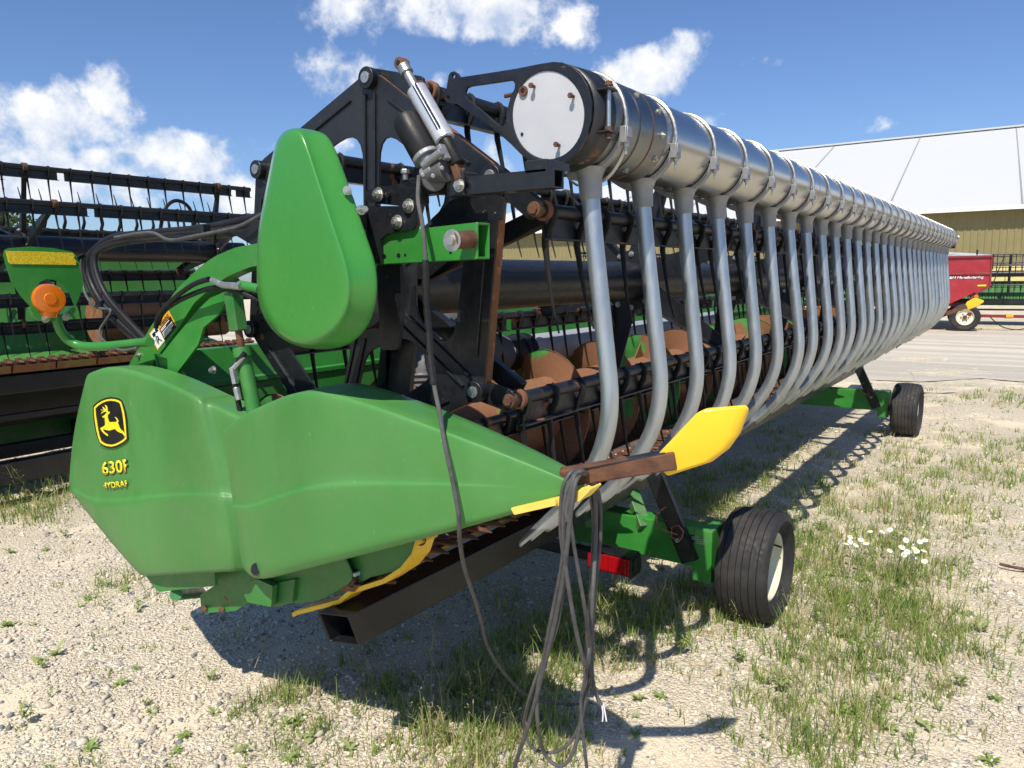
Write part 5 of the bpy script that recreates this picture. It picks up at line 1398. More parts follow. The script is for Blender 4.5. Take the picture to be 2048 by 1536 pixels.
# ================================================================== long building
BD = thing('storage_building', 'long yellow metal building with white seamed roof', 'building', (-10, 44, 0))
E0 = at(2048, 411, z=4.6); bd = Vector((.9982, .060, 0)).normalized(); bn = Vector((-bd.y, bd.x, 0))
def BW(a, b, z): return Vector((E0.x, E0.y, 0)) + bd * a + bn * b + Vector((0, 0, z))
MT['siding'] = paint('yellow_siding', (.21, .18, .078), rough=.55, var=.05, vscale=1.5, dust=.06, bump=0)
MT['roof'] = paint('white_roof_membrane', (.495, .505, .510), rough=.75, rvar=0, spec=.1, var=.006, vscale=.3, dust=0, bump=0)
AL, AR, DEP, RZ = (at(827, 472, z=4.62) - E0).dot(bd), 26.0, 20.0, 11.2
RL = (at(1372, 313, z=RZ) - E0).dot(bd)
bm = B()
a = AL
while a < AR:                                            # ribbed siding, built rib by rib
    w = .30
    add_prism(bm, [[BW(a, .6, -.05), BW(a + .05, .565, -.05), BW(a + .09, .565, -.05), BW(a + .14, .6, -.05), BW(a + w, .6, -.05), BW(a + w, .66, -.05), BW(a, .66, -.05)]], (0, 0, 4.55)); a += w
SD = obj('siding', bm, MT['siding'], BD)
bm = B(); add_prism(bm, [[BW(AL, .7, 0), BW(AR, .7, 0), BW(AR, 2 * DEP - .7, 0), BW(AL, 2 * DEP - .7, 0)]], (0, 0, 4.4)); obj('side_wall', bm, MT['siding'], BD)
ridgeL = None
bm = B()
rl, rr2 = BW(RL, DEP, RZ), BW(AR, DEP, RZ + .1)
e1, e2, e3, e4 = BW(AL, 0, 4.62), BW(AR, 0, 4.62), BW(AR, 2 * DEP, 4.62), BW(AL, 2 * DEP, 4.62)
vs = [bm.verts.new(p) for p in (e1, e2, rr2, rl, e3, e4)]
bm.faces.new((vs[0], vs[1], vs[2], vs[3])); bm.faces.new((vs[0], vs[3], vs[5])); bm.faces.new((vs[3], vs[2], vs[4], vs[5])); bm.faces.new((vs[1], vs[4], vs[2]))
RO = obj('roof', bm, MT['roof'], BD, solid=.12)
bm = B()
add_bar(bm, e1 + Vector((0, 0, -.06)), e2 + Vector((0, 0, -.06)), .10, .20); obj('eave_trim', bm, MT['white'], RO)
bm = B(); add_bar(bm, rl + Vector((0, 0, .08)), rr2 + Vector((0, 0, .08)), .5, .12); obj('ridge_cap', bm, MT['roof'], RO, bevel=.02)
MT['seam'] = paint('grey_roof_seam', (.28, .28, .29), rough=.6, var=.1)
for k in range(-7, 5):
    a = .0 - 5.75 + k * 5.75 + 5.7
    if a < AL + 1 or a > AR: continue
    tt = 1.0 if a > RL else (a - AL) / (RL - AL)
    p, q_ = BW(a, .0, 4.62), BW(a, DEP * tt, 4.62 + (RZ - 4.62) * tt)
    bm = B(); add_bar(bm, p + Vector((0, 0, .03)), q_ + Vector((0, 0, .03)), .07, .07); obj('roof_seam', bm, MT['seam'], RO)
# ================================================================== ground, road, plants
import numpy as np
nrs = np.random.RandomState(4)
PATCH = []   # places with growth: (x, y, radius, weight)
for px, py, r, w in ((1720, 1230, .60, 1.3), (1700, 1120, .62, 1.3), (1780, 1010, .85, 1.0), (1900, 940, 1.0, .8), (1660, 1330, .40, .9), (1760, 1330, .36, .8), (1560, 1400, .28, .6), (1620, 1480, .35, .7),
                     (1400, 1190, .30, 1.0), (1250, 1230, .45, 1.0), (1130, 1290, .40, 1.0), (1000, 1370, .35, 1.0), (900, 1450, .30, .9), (760, 1380, .22, .6), (1000, 1480, .35, .9), (1430, 1020, .55, 1.0), (1520, 950, .60, .9), (1300, 1080, .5, .8), (1600, 900, .7, .6), (1380, 950, .8, .7),
                     (560, 1400, .16, .9), (60, 1010, .55, 1.2), (20, 960, .6, 1.2), (120, 960, .45, 1.0), (240, 1170, .25, .6), (330, 1180, .22, .5), (600, 1470, .22, .5), (250, 1000, .9, .3), (1500, 1240, .25, .7), (1440, 1250, .2, .8), (1800, 870, .35, .6), (1850, 790, 1.2, .35), (1950, 1050, .7, .35), (1850, 1420, .3, .35), (700, 1330, .3, .35), (480, 1290, .18, .35), (1690, 1420, .25, .8)):
    p = at(px, py, z=0); PATCH.append((p.x, p.y, r, w))
for i in range(60): PATCH.append((nrs.uniform(-14, 9), nrs.uniform(5, 30), nrs.uniform(.4, 1.3), nrs.uniform(.2, .8)))
for i in range(30): PATCH.append((nrs.uniform(-6, 2), nrs.uniform(-4, 3.5), nrs.uniform(.15, .4), nrs.uniform(.15, .4)))
def growth(x, y):
    d = np.zeros_like(x)
    for (a, b, r, w) in PATCH: d = np.maximum(d, w * np.exp(-((x - a) ** 2 + (y - b) ** 2) / (r * r) * 1.3))
    return d
# ground sheet
m, q, bs, vec = new_mat('pale_crushed_gravel')
v1 = q.n('ShaderNodeTexVoronoi'); q.l(vec, v1.inputs['Vector']); v1.inputs['Scale'].default_value = 72
v2 = q.n('ShaderNodeTexVoronoi'); q.l(vec, v2.inputs['Vector']); v2.inputs['Scale'].default_value = 150
big = noise(q, vec, .55, 6, .62); mid = noise(q, vec, 3.2, 6, .65); fine = noise(q, vec, 260, 4, .7)
sep = q.n('ShaderNodeSeparateColor'); q.l(v1.outputs['Color'], sep.inputs[0])
sep2 = q.n('ShaderNodeSeparateColor'); q.l(v2.outputs['Color'], sep2.inputs[0])
c = q.mix(sep.outputs[0], (.46, .395, .29), (.81, .72, .56))
c = q.mix(q.ramp(sep.outputs[1], .92, .96), c, (.22, .22, .22))
c2 = q.mix(sep2.outputs[0], (.51, .44, .325), (.79, .695, .535))
c = q.mix(q.ramp(mid, .42, .60), c, c2)
sand = q.mix(fine, (.65, .55, .395), (.77, .665, .495))
smask = q.ramp(noise(q, vec, 1.7, 7, .7), .50, .62)
c = q.mix(q.math('MULTIPLY', smask, .8), c, sand)
c = q.mix(q.ramp(big, .55, .78, 0, .35), c, (.34, .305, .225))
attr = q.n('ShaderNodeAttribute'); attr.attribute_name = 'growth'
c = q.mix(q.math('MULTIPLY', attr.outputs['Fac'], q.ramp(mid, .3, .6, .15, .6)), c, (.33, .29, .16))
q.put(bs.inputs['Base Color'], c); bs.inputs['Roughness'].default_value = .92; bs.inputs['Specular IOR Level'].default_value = .25
h = q.math('ADD', q.math('MULTIPLY', q.math('SUBTRACT', .6, v1.outputs['Distance']), .9), q.math('MULTIPLY', q.math('SUBTRACT', .6, v2.outputs['Distance']), .45))
h = q.math('MULTIPLY', h, q.ramp(smask, 0, 1, 1.0, .35))
h = q.math('ADD', h, q.math('MULTIPLY', fine, .22)); h = q.math('ADD', h, q.math('MULTIPLY', mid, 1.4))
bp = q.n('ShaderNodeBump'); bp.inputs['Strength'].default_value = 1.0; bp.inputs['Distance'].default_value = .011
q.l(h, bp.inputs['Height']); q.l(bp.outputs[0], bs.inputs['Normal'])
GM = m
def grid_axis(lo, hi, fine_lo, fine_hi, fs, cs):
    a = list(np.arange(fine_lo, fine_hi + 1e-6, fs)); x = fine_lo; st = fs; left = []
    while x > lo: st = min(st * 1.35, cs); x -= st; left.append(x)
    x = fine_hi; st = fs; right = []
    while x < hi: st = min(st * 1.35, cs); x += st; right.append(x)
    return np.array(left[::-1] + a + right)
gx = grid_axis(-420, 420, -8, 5, .09, 60); gy = grid_axis(-300, 600, -1, 14, .09, 60)
X, Y = np.meshgrid(gx, gy, indexing='ij')
gr = growth(X, Y)
Zg = .012 * np.sin(X * 2.1 + 1.3 * np.sin(Y * 1.1)) * np.sin(Y * 1.7 + .6) + nrs.normal(0, .0035, X.shape)
Zg = np.where((np.abs(X) < 12) & (Y < 16) & (Y > -4), Zg, -.004) - .004
# the tyres have settled a little
verts = np.stack([X, Y, Zg], -1).reshape(-1, 3)
nx, ny = X.shape
idx = np.arange(nx * ny).reshape(nx, ny)
quads = np.stack([idx[:-1, :-1], idx[1:, :-1], idx[1:, 1:], idx[:-1, 1:]], -1).reshape(-1, 4)
def np_mesh(name, verts, faces_flat, loop_starts, loop_totals, mat, colors=None, smooth=False):
    me = bpy.data.meshes.new(name)
    me.vertices.add(len(verts)); me.vertices.foreach_set('co', np.ascontiguousarray(verts, dtype=np.float32).ravel())
    me.loops.add(len(faces_flat)); me.loops.foreach_set('vertex_index', np.ascontiguousarray(faces_flat, dtype=np.int32))
    me.polygons.add(len(loop_starts)); me.polygons.foreach_set('loop_start', np.ascontiguousarray(loop_starts, dtype=np.int32)); me.polygons.foreach_set('loop_total', np.ascontiguousarray(loop_totals, dtype=np.int32))
    if smooth: me.polygons.foreach_set('use_smooth', np.ones(len(loop_starts), dtype=bool))
    me.materials.append(mat)
    if colors is not None:
        at_ = me.color_attributes.new('tint', 'FLOAT_COLOR', 'POINT'); at_.data.foreach_set('color', np.ascontiguousarray(colors, dtype=np.float32).ravel())
    me.update(calc_edges=True); me.validate()
    o = bpy.data.objects.new(name, me); COL.objects.link(o); return o
def quads_mesh(name, verts, quads, mat, colors=None, smooth=False):
    n = len(quads); return np_mesh(name, verts, quads.ravel(), np.arange(n) * 4, np.full(n, 4), mat, colors, smooth)
go = quads_mesh('ground', verts, quads, GM, smooth=True); struct(go)
ga = go.data.attributes.new('growth', 'FLOAT', 'POINT'); ga.data.foreach_set('value', np.clip(gr, 0, 1).reshape(-1).astype(np.float32))
# gravel road beyond
m, q, bs, vec = new_mat('rolled_gravel_road')
mp = q.n('ShaderNodeMapping'); q.l(vec, mp.inputs['Vector']); mp.inputs['Rotation'].default_value = (0, 0, math.radians(-6)); mp.inputs['Scale'].default_value = (.06, 1.0, 1)
bands = noise(q, mp.outputs[0], 1.1, 5, .6); v = q.n('ShaderNodeTexVoronoi'); q.l(vec, v.inputs['Vector']); v.inputs['Scale'].default_value = 38
sp_ = q.n('ShaderNodeSeparateColor'); q.l(v.outputs['Color'], sp_.inputs[0])
c = q.mix(q.ramp(bands, .35, .65), (.42, .375, .31), (.64, .57, .455)); c = q.mix(q.math('MULTIPLY', sp_.outputs[0], .35), c, (.55, .52, .46))
c = q.mix(q.ramp(noise(q, vec, 1.6, 6, .7), .5, .7, 0, .3), c, (.42, .38, .33))
q.put(bs.inputs['Base Color'], c); bs.inputs['Roughness'].default_value = .95; bs.inputs['Specular IOR Level'].default_value = .2
bp = q.n('ShaderNodeBump'); bp.inputs['Strength'].default_value = .6; bp.inputs['Distance'].default_value = .02; q.l(q.math('ADD', v.outputs['Distance'], q.math('MULTIPLY', bands, 3)), bp.inputs['Height']); q.l(bp.outputs[0], bs.inputs['Normal'])
bm = B(); rd = Vector((.992, .125, 0)); rn = Vector((-.125, .992, 0)); o0 = Vector((-1, 12.6, .004))
prev = None; a = -70.0
while a <= 60:
    e0 = .35 * math.sin(a * 1.3) + .25 * math.sin(a * 3.7 + 1) + rnd.uniform(-.15, .15); e1 = 10.2 + .25 * math.sin(a * 1.1) + rnd.uniform(-.15, .15)
    r = [bm.verts.new(o0 + rd * a + rn * e0), bm.verts.new(o0 + rd * a + rn * 5), bm.verts.new(o0 + rd * a + rn * e1)]
    if prev:
        for j in range(2): bm.faces.new((prev[j], r[j], r[j + 1], prev[j + 1]))
    prev = r; a += .8
struct(obj('gravel_road', bm, m, None))

# loose stones (nobody could count them)
def ground_z(x, y):
    i = np.clip(np.searchsorted(gx, x) - 1, 0, nx - 2); j = np.clip(np.searchsorted(gy, y) - 1, 0, ny - 2)
    fx = (x - gx[i]) / (gx[i + 1] - gx[i]); fy = (y - gy[j]) / (gy[j + 1] - gy[j])
    return (Zg[i, j] * (1 - fx) * (1 - fy) + Zg[i + 1, j] * fx * (1 - fy) + Zg[i, j + 1] * (1 - fx) * fy + Zg[i + 1, j + 1] * fx * fy)
def scatter(n, near, far, spread=1.0, power=1.0):
    """random ground places in a wide sector in front of the camera's side of the yard, denser close by"""
    t = nrs.uniform(0, 1, n) ** power
    d = near * (far / near) ** t
    a = YAW + nrs.uniform(-.95, .95, n) * spread
    return -np.sin(a) * d, np.cos(a) * d
ico = bmesh.new(); bmesh.ops.create_icosphere(ico, subdivisions=1, radius=1.0)
iv = np.array([v.co[:] for v in ico.verts]); ifc = np.array([[v.index for v in f.verts] for f in ico.faces]); ico.free()
def tint_mat(name, rough=.9, trans=0.0, bump=True, backs=False):
    m, q, bs, vec = new_mat(name)
    a = q.n('ShaderNodeAttribute'); a.attribute_name = 'tint'
    c = a.outputs['Color']
    c = q.mix(q.ramp(noise(q, vec, 60, 4, .7), .3, .7, 0, .35), c, (.15, .135, .11)) if bump else c
    q.put(bs.inputs['Base Color'], c); bs.inputs['Roughness'].default_value = rough; bs.inputs['Specular IOR Level'].default_value = .3
    if trans:
        t = q.t; tr = q.n('ShaderNodeBsdfTranslucent'); q.put(tr.inputs['Color'], c); ad = q.n('ShaderNodeMixShader'); ad.inputs[0].default_value = trans
        out = [n_ for n_ in t.nodes if n_.type == 'OUTPUT_MATERIAL'][0]
        q.l(bs.outputs[0], ad.inputs[1]); q.l(tr.outputs[0], ad.inputs[2]); q.l(ad.outputs[0], out.inputs[0])
    return m
NS = 95000
sx, sy = scatter(NS, .9, 11, 1.05, 1.0)
patchy = np.array([math.sin(3.1 * a + 2 * math.sin(2.3 * b)) * math.sin(2.7 * b + 1.7 * math.sin(1.9 * a)) for a, b in zip(sx, sy)])
keep = nrs.uniform(-1, 1, NS) < (.35 + .85 * patchy); sx, sy = sx[keep], sy[keep]; NS = len(sx)
size = nrs.lognormal(math.log(.0062), .42, NS).clip(.003, .022) * (1 + .05 * np.hypot(sx, sy))
def rotmats(n):
    qn = nrs.normal(size=(n, 4)); qn /= np.linalg.norm(qn, axis=1)[:, None]; w, x, y, z = qn.T
    return np.stack([1 - 2 * (y * y + z * z), 2 * (x * y - z * w), 2 * (x * z + y * w), 2 * (x * y + z * w), 1 - 2 * (x * x + z * z), 2 * (y * z - x * w), 2 * (x * z - y * w), 2 * (y * z + x * w), 1 - 2 * (x * x + y * y)], -1).reshape(n, 3, 3)
Rm_ = rotmats(NS)
base_v = iv[None] * (1 + nrs.normal(0, .16, (NS, len(iv), 1)))
base_v = base_v * np.stack([np.ones(NS), nrs.uniform(.6, 1, NS), nrs.uniform(.4, .8, NS)], -1)[:, None, :]
vv = np.einsum('nij,nkj->nki', Rm_, base_v) * size[:, None, None]
vv[:, :, 2] *= .75
vv += np.stack([sx, sy, ground_z(sx, sy) + size * .25], -1)[:, None, :]
tone = nrs.uniform(0, 1, NS); colr = np.stack([.50 + .30 * tone, .445 + .275 * tone, .355 + .23 * tone], -1)
dark = nrs.uniform(0, 1, NS) < .07; colr[dark] = np.stack([.17 + .08 * tone[dark], .18 + .08 * tone[dark], .20 + .08 * tone[dark]], -1)
cl = np.repeat(np.concatenate([colr, np.ones((NS, 1))], 1)[:, None, :], len(iv), 1).reshape(-1, 4)
ff = (ifc[None] + (np.arange(NS) * len(iv))[:, None, None]).reshape(-1, 3)
so = np_mesh('loose_gravel', vv.reshape(-1, 3), ff.ravel(), np.arange(len(ff)) * 3, np.full(len(ff), 3), tint_mat('loose_stone', .9), cl)
struct(so, 'stuff')

# grass: blades standing in tufts where the ground is grown over
GCOL = 1.12 * np.array([[.18, .275, .055], [.24, .325, .075], [.31, .36, .11], [.40, .38, .17], [.55, .48, .26], [.13, .215, .045]])
def blades(xs, ys, hs, lean_amp, wid, cols, rot=None, segs=3):
    n = len(xs); th = nrs.uniform(0, 2 * PI, n); ld = nrs.uniform(0, 2 * PI, n); la = np.abs(nrs.normal(0, lean_amp, n)) + .05
    z0 = ground_z(xs, ys); V = np.zeros((n, (segs + 1) * 2, 3))
    for s in range(segs + 1):
        t = s / segs; b = la * hs * t ** 1.8
        cx = xs + np.cos(ld) * b; cy = ys + np.sin(ld) * b; cz = z0 + hs * t * (1 - .22 * la * t)
        w = wid * (1 - t) ** .8 + .0003
        V[:, 2 * s] = np.stack([cx - np.cos(th) * w, cy - np.sin(th) * w, cz], -1); V[:, 2 * s + 1] = np.stack([cx + np.cos(th) * w, cy + np.sin(th) * w, cz], -1)
    q0 = np.array([[2 * s, 2 * s + 1, 2 * s + 3, 2 * s + 2] for s in range(segs)])
    Q_ = (q0[None] + (np.arange(n) * (segs + 1) * 2)[:, None, None]).reshape(-1, 4)
    C_ = np.repeat(np.concatenate([cols, np.ones((n, 1))], 1)[:, None, :], (segs + 1) * 2, 1).reshape(-1, 4)
    return V.reshape(-1, 3), Q_, C_
NT = 34000
tx, ty = scatter(NT, .8, 24, 1.15, .85)
g_ = growth(tx, ty)
kp = nrs.uniform(0, 1, NT) < np.clip(g_ * 1.45 - .16, .02, 1); tx, ty, g_ = tx[kp], ty[kp], g_[kp]
NB = 9
bx = np.repeat(tx, NB) + nrs.normal(0, .018 + .0, len(tx) * NB) * (1 + .12 * np.repeat(np.hypot(tx, ty), NB)); by = np.repeat(ty, NB) + nrs.normal(0, .018, len(tx) * NB) * (1 + .12 * np.repeat(np.hypot(tx, ty), NB))
hh = np.repeat(nrs.uniform(.35, 1, len(tx)) * (.045 + .115 * np.clip(g_, 0, 1)), NB) * nrs.uniform(.5, 1.2, len(bx))
ci = np.repeat(nrs.choice(6, len(tx), p=[.20, .22, .2, .16, .12, .10]), NB); cc_ = GCOL[ci] * nrs.uniform(.8, 1.2, (len(bx), 1))
on_road = (by - 12.6 - (bx + 1) * .126 > .3) & (by - 12.6 - (bx + 1) * .126 < 10.2)
ok = ~on_road; bx, by, hh, cc_ = bx[ok], by[ok], hh[ok], cc_[ok]
V_, Q_, C_ = blades(bx, by, hh, .5, .0017 + .00026 * np.hypot(bx, by), cc_)
MT['grass'] = tint_mat('grass_blade', .55, .45, False)
gro = quads_mesh('grass', V_, Q_, MT['grass'], C_); struct(gro, 'stuff')
# flowering grass stalks
NK = 2600
kx, ky = scatter(NK, .9, 13, 1.1, .8); kg = growth(kx, ky); kp = nrs.uniform(0, 1, NK) < np.clip(kg * 1.2 - .02, .04, 1); kx, ky = kx[kp], ky[kp]
kh = nrs.uniform(.12, .36, len(kx)) * np.clip(.6 + .5 * growth(kx, ky), .5, 1.1); 
VV, QQ, CC = [], [], []; off = 0
st_c = np.array([[.36, .35, .16], [.30, .33, .14], [.50, .43, .25]])
for x, y, h_ in zip(kx, ky, kh):
    z0 = float(ground_z(np.array([x]), np.array([y]))[0]); ld = nrs.uniform(0, 2 * PI); la = nrs.uniform(.1, .5); col = st_c[nrs.randint(3)]
    def P_(t): return np.array([x + math.cos(ld) * la * h_ * t * t, y + math.sin(ld) * la * h_ * t * t, z0 + h_ * t])
    segs_ = [(P_(i / 4), P_((i + 1) / 4), .0009) for i in range(4)]
    for i in range(nrs.randint(7, 13)):
        t = nrs.uniform(.55, 1); a = P_(t); dr = np.array([nrs.normal(0, 1), nrs.normal(0, 1), nrs.uniform(.2, 1.3)]); dr /= np.linalg.norm(dr); Lb = h_ * nrs.uniform(.05, .16) * (1.25 - t)* 1.6
        segs_.append((a, a + dr * Lb, .0005)); segs_.append((a + dr * Lb, a + dr * Lb * 1.35, .0016))
    wmul = 1 + .10 * math.hypot(x, y)
    for a, b, w in segs_:
        w *= wmul
        s = np.array([math.cos(YAW), math.sin(YAW), 0]) * w if nrs.rand() < .5 else np.array([w * .7, -w * .7, 0])
        VV += [a - s, a + s, b + s * .7, b - s * .7]; QQ.append([off, off + 1, off + 2, off + 3]); off += 4
        CC += [np.append(col, 1)] * 4
sto = quads_mesh('seeding_grass', np.array(VV), np.array(QQ), MT['grass'], np.array(CC)); struct(sto, 'stuff')

# low broad-leaved weeds, each its own plant
MT['leaf'] = leafy('weed_leaf', (.24, .36, .09), (.36, .46, .15))
MT['leaf2'] = leafy('pale_weed_leaf', (.34, .43, .15), (.46, .52, .22))
def leaf(bm, base, d, L, w, up, curl):
    s = d.cross(Vector((0, 0, 1))).normalized(); pts = []
    for i in range(5):
        t = i / 4; ww = w * math.sin(PI * min(.97, .12 + t * .86)) ** .8
        c = base + d * (L * t) + Vector((0, 0, L * (up * t - curl * t * t)))
        pts.append((bm.verts.new(c - s * ww + Vector((0, 0, ww * .35))), bm.verts.new(c), bm.verts.new(c + s * ww + Vector((0, 0, ww * .35)))))
    for i in range(4):
        for j in range(2): bm.faces.new((pts[i][j], pts[i][j + 1], pts[i + 1][j + 1], pts[i + 1][j]))
def weed_mesh(kind, seed):
    r = random.Random(seed); bm = B()
    if kind == 0:
        n = r.randint(9, 14)
        for i in range(n):
            a = 2 * PI * i / n + r.uniform(-.3, .3); L = r.uniform(.045, .085)
            leaf(bm, Vector((0, 0, .004)), Vector((math.cos(a), math.sin(a), 0)), L * r.uniform(.6, 1.1), L * r.uniform(.10, .17), r.uniform(.3, 1.3), r.uniform(.3, .8))
    elif kind == 1:
        for k in range(r.randint(4, 7)):
            a = r.uniform(0, 2 * PI); h_ = r.uniform(.05, .12); top = Vector((math.cos(a) * .05, math.sin(a) * .05, h_))
            add_tube(bm, [(0, 0, 0), top * .6, top], .0014, 4)
            for i in range(8):
                b = r.uniform(0, 2 * PI); t = r.uniform(.3, 1); leaf(bm, top * t, Vector((math.cos(b), math.sin(b), 0)), r.uniform(.018, .04), r.uniform(.004, .009), r.uniform(.1, .9), .4)
    else:
        for i in range(r.randint(12, 18)):
            a = r.uniform(0, 2 * PI); rr_ = r.uniform(.0, .07); b = Vector((math.cos(a) * rr_, math.sin(a) * rr_, r.uniform(.005, .03)))
            a2 = r.uniform(0, 2 * PI); L = r.uniform(.02, .04); leaf(bm, b, Vector((math.cos(a2), math.sin(a2), 0)), L, L * .38, r.uniform(.0, .6), .3)
    return bm
wm = []
for kind in range(3):
    for sd in range(3):
        o = obj('weed', weed_mesh(kind, sd + 10 * kind), MT['leaf' if (kind + sd) % 2 == 0 else 'leaf2'], None, smooth=True, local=True); wm.append((kind, o.data)); bpy.data.objects.remove(o)
spots = [(275, 1222, 1, 1.1), (210, 1170, 0, 1.2), (175, 1200, 0, 1.0), (250, 1180, 0, 1.1), (110, 1310, 0, 1.2), (240, 1370, 0, 1.0), (15, 1250, 0, 1.3), (80, 1320, 2, 1.1), (370, 1470, 0, 1.1), (305, 1425, 0, .9), (430, 1425, 0, .9), (350, 1505, 0, .8), (590, 1450, 2, 1.3), (610, 1480, 2, 1.2), (580, 1520, 0, 1.0), (90, 1100, 0, 1.0), (20, 1105, 0, 1.1), (130, 1070, 1, 1.0), (1360, 1310, 1, 1.3), (1275, 1405, 0, 1.0), (1320, 1400, 0, 1.0), (1270, 1475, 0, .8), (1600, 1460, 2, 1.2), (1560, 1385, 1, 1.2), (1690, 1430, 2, 1.3), (1760, 1410, 2, 1.2), (1960, 1260, 1, 1.2), (1990, 1400, 0, 1.0), (1850, 1450, 2, 1.1), (1920, 1370, 1, 1.0), (1980, 1525, 0, 1.1), (1790, 1465, 2, 1.0), (1640, 1060, 1, 1.3), (1900, 1130, 1, 1.2), (480, 1500, 2, 1.0), (180, 1500, 0, 1.0), (60, 1450, 1, 1.1), (700, 1500, 0, 1.0), (420, 1360, 1, .9), (1180, 1380, 2, 1.0), (1480, 1330, 1, 1.0), (1700, 1280, 2, 1.5), (1680, 1200, 2, 1.5), (1740, 1160, 2, 1.4), (1800, 1080, 1, 1.5), (1660, 1150, 0, 1.3)]
KIND = ['flat rosette weed', 'feathery upright weed', 'creeping clover like weed']
MARKS = [('the near ribbed tyre', at(1500, 1240, z=0)), ('the hanging cable loops', at(1130, 1500, z=0)), ('the open end of the black beam', at(700, 1290, z=0)), ('the daisy clump', at(1780, 1150, z=0)),
         ('the rear corner of the green shell', at(290, 1170, z=0)), ('the tip of the paddle shadow', at(1430, 1450, z=0)), ('the dry stick', at(2020, 1134, z=0)), ('the ground under the lamp', at(60, 1000, z=0)), ('the lower left frame corner', at(0, 1536, z=0)), ('the lower right frame corner', at(2048, 1536, z=0)), ('the outer end of the nose shadow', at(800, 1480, z=0))]
near = {}
for i, (px, py, kind, sc) in enumerate(spots):
    p = at(px, py, z=0); j = min(range(len(MARKS)), key=lambda k: (MARKS[k][1] - p).length); near.setdefault((kind, j), []).append(((MARKS[j][1] - p).length, i))
ORD = ['nearest', 'second nearest', 'third nearest', 'fourth nearest', 'fifth nearest', 'sixth nearest', 'seventh nearest', 'eighth nearest', 'ninth nearest']
wlab = {}
for (kind, j), lst in near.items():
    for r, (d_, i) in enumerate(sorted(lst)): wlab[i] = KIND[kind] + ', ' + ORD[min(r, 8)] + ' to ' + MARKS[j][0]
for i, (px, py, kind, sc) in enumerate(spots):
    p = at(px, py, z=0)
    me = [d for k, d in wm if k == kind][i % 3]
    o = bpy.data.objects.new('weed', me); COL.objects.link(o)
    o.location = (p.x, p.y, float(ground_z(np.array([p.x]), np.array([p.y]))[0])); sc *= .55; o.rotation_euler = (0, 0, rnd.uniform(0, 6.28)); o.scale = (sc, sc, sc * rnd.uniform(.8, 1.3))
    tag(o, wlab[i], 'weed', 'low weeds in the gravel')
# seedlings too many to count
bm = B()
wx, wy = scatter(2600, .9, 9, 1.05, .8); wg = growth(wx, wy)
for x, y, g0 in zip(wx, wy, wg):
    if nrs.uniform() > .12 + .75 * g0: continue
    tmp = wm[nrs.randint(len(wm))][1].copy(); sc = nrs.uniform(.18, .42)
    tmp.transform(Matrix.Translation((x, y, float(ground_z(np.array([x]), np.array([y]))[0]))) @ Matrix.Rotation(nrs.uniform(0, 6.28), 4, 'Z') @ Matrix.Diagonal((sc, sc, sc * nrs.uniform(.8, 1.6), 1))); bm.from_mesh(tmp); bpy.data.meshes.remove(tmp)
struct(obj('ground_cover', bm, MT['leaf2'], None, smooth=True), 'stuff')
# clump of daisies
dc_ = at(1780, 1150, z=0)
DZ = thing('daisy_clump', 'clump of white daisies with yellow centres growing among grass beyond the near tyre', 'flowers', (dc_.x, dc_.y, 0))
fl_px = [(1693, 1087), (1701, 1083), (1712, 1090), (1722, 1079), (1732, 1086), (1701, 1074), (1740, 1062), (1780, 1059), (1812, 1080), (1804, 1094), (1780, 1101), (1810, 1104), (1815, 1103), (1833, 1102), (1830, 1097), (1848, 1101), (1827, 1115), (1849, 1122), (1840, 1083), (1765, 1063), (1850, 1080), (1808, 1109)]
stem_bm = B(); pet = B(); disk = B()
for i, (px, py) in enumerate(fl_px):
    top_ = at(px, py, v=dc_.x + rnd.uniform(-.25, .18)); 
    if top_.z < .10 or top_.z > .45: top_ = at(px, py, z=rnd.uniform(.18, .28))
    root_ = Vector((dc_.x + (top_.x - dc_.x) * .6 + rnd.uniform(-.03, .03), dc_.y + (top_.y - dc_.y) * .6, 0))
    add_tube(stem_bm, smooth_path([root_, root_.lerp(top_, .5) + Vector((rnd.uniform(-.02, .02), rnd.uniform(-.02, .02), .02)), top_], 3), .0013, 4)
    nv = Vector((rnd.uniform(-.4, .6), rnd.uniform(-.9, .1), 1)).normalized(); a_, b_ = frame(nv)
    one = B()
    for k in range(13):
        t0 = 2 * PI * k / 13; d = a_ * math.cos(t0) + b_ * math.sin(t0); s = nv.cross(d)
        q4 = [top_ + d * .005 - s * .0018, top_ + d * .0145 - s * .0026 - nv * .002, top_ + d * .0145 + s * .0026 - nv * .002, top_ + d * .005 + s * .0018]
        one.faces.new([one.verts.new(p) for p in q4])
    hd_ = obj('flower', one, MT['white'], DZ)
    one = B(); add_tube(one, [top_ - nv * .001, top_ + nv * .002, top_ + nv * .004], [.0058, .0054, .0028], 10); obj('flower_centre', one, MT['yl_decal'], hd_, smooth=True)
obj('stems', stem_bm, MT['leaf'], DZ, smooth=True); pet.free(); disk.free()
# dry twig
bm = B(); add_tube(bm, smooth_path([at(2000, 1128, z=.012), at(2025, 1134, z=.015), at(2060, 1140, z=.012)], 4), .008, 6); tag(obj('twig', bm, MT['rust'], None, smooth=True), 'dry brown stick lying on the gravel beyond the daisies', 'stick')

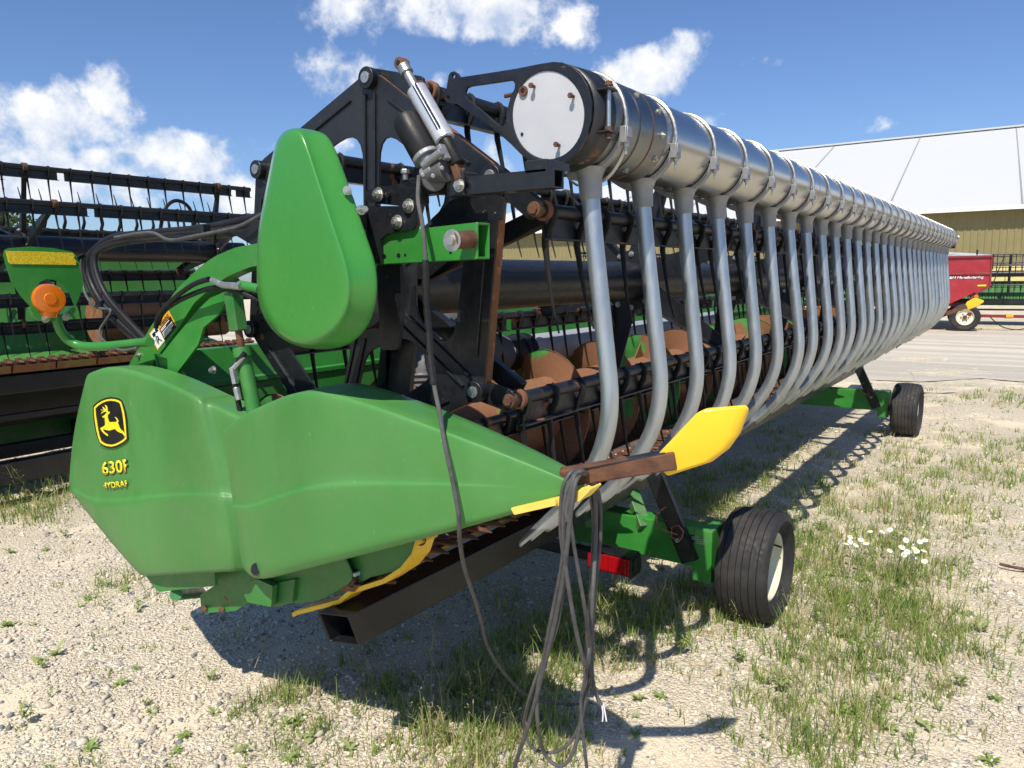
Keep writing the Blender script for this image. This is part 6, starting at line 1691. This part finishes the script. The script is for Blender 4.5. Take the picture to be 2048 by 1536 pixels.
# ================================================================== trees beyond the yard
MT['tree_leaf'] = tint_mat('tree_leaf', .6, .3, False)
MT['bark'] = paint('grey_bark', (.12, .10, .08), rough=.9, var=.3, bump=.4)
TL = ['round green tree above the far left reel end', 'taller green tree beyond the left heads']
def tree(loc, h_, r_, seed, label):
    r = np.random.RandomState(seed); t = thing('deciduous_tree', label, 'tree', loc, 'trees beyond the yard')
    bm = B(); L = Vector(loc); add_tube(bm, [L, L + Vector((.1, 0, h_ * .35)), L + Vector((0, .1, h_ * .75))], [.28, .2, .08], 8)
    for i in range(7):
        a = r.uniform(0, 6.28); z0 = r.uniform(.3, .6) * h_; add_tube(bm, [L + Vector((0, 0, z0)), L + Vector((math.cos(a) * r_ * .6, math.sin(a) * r_ * .6, z0 + h_ * .25))], [.09, .03], 6)
    obj('trunk', bm, MT['bark'], t, smooth=True)
    n = 2600; cl_c = r.normal(0, 1, (26, 3)); cl_c /= np.linalg.norm(cl_c, axis=1)[:, None]; cl_c *= r.uniform(.35, 1, (26, 1)) * np.array([r_, r_, h_ * .36])
    which = r.randint(26, size=n); P_ = cl_c[which] + r.normal(0, r_ * .20, (n, 3)) + np.array([0, 0, h_ * .62])
    a1 = r.normal(0, 1, (n, 3)); a1 /= np.linalg.norm(a1, axis=1)[:, None]; a2 = np.cross(a1, r.normal(0, 1, (n, 3))); a2 /= np.linalg.norm(a2, axis=1)[:, None]
    s = r.uniform(.10, .22, (n, 1)); V_ = np.stack([P_ - a1 * s, P_ + a2 * s * .6, P_ + a1 * s, P_ - a2 * s * .6], 1).reshape(-1, 3)
    tone = r.uniform(.7, 1.3, (n, 1)) * np.repeat(r.uniform(.75, 1.25, 26)[which][:, None], 1, 1)
    C_ = np.repeat(np.concatenate([np.array([[.06, .10, .024]]) * tone, np.ones((n, 1))], 1)[:, None, :], 4, 1).reshape(-1, 4)
    o = quads_mesh('crown', V_, np.arange(n * 4).reshape(-1, 4), MT['tree_leaf'], C_); o.parent = t
for i, (px, dist, h_, r_) in enumerate(((8, 55, 6.6, 2.4), (48, 70, 5.6, 2.6), (-60, 50, 7.5, 3.0), (85, 80, 5.2, 3), (150, 90, 5.0, 3.4), (232, 95, 6.0, 2.6), (330, 110, 5.2, 3.6), (-160, 48, 7.5, 3.4))):
    d = _ray(px, 560); d.z = 0; d.normalize(); p = EYEV + d * dist
    tree((p.x, p.y, 0), h_, r_, i, ['broad green tree beyond the heads, its top above the reel at the frame edge', 'second green tree beside the broad one beyond the heads', 'green tree standing off beyond the yard edge', 'green tree half hidden behind the black reel', 'distant green tree low behind the black reel', 'distant tree lower than its neighbour behind the reel', 'distant tree nearest the drive cover behind the reels', 'tree furthest off along the yard edge'][i])

for o in list(S.objects):
    if o.type == 'MESH' and o.parent is not None and o.name.split('.')[0] in ('corner_boss', 'bolt', 'crank_link', 'bat_end_bolt', 'bat_end_ring', 'spider_arm', 'bat_clamp', 'inner_arm', 'pressed_rib', 'bolt_hole', 'flight_gusset', 'poly_skid', 'rib', 'wheel_nut', 'clamp_ear', 'rail_post', 'axle_tube', 'hose_fitting', 'side_rail', 'beam_bracket', 'upper_panel', 'lens_base', 'knife_drive_linkage', 'main_beam', 'bare_wire', 'body_groove', 'running_gear', 'sheet_seam', 'siding', 'hose_clamp', 'cover_bracket') and o.get('kind') is None:
        split_pieces(o)
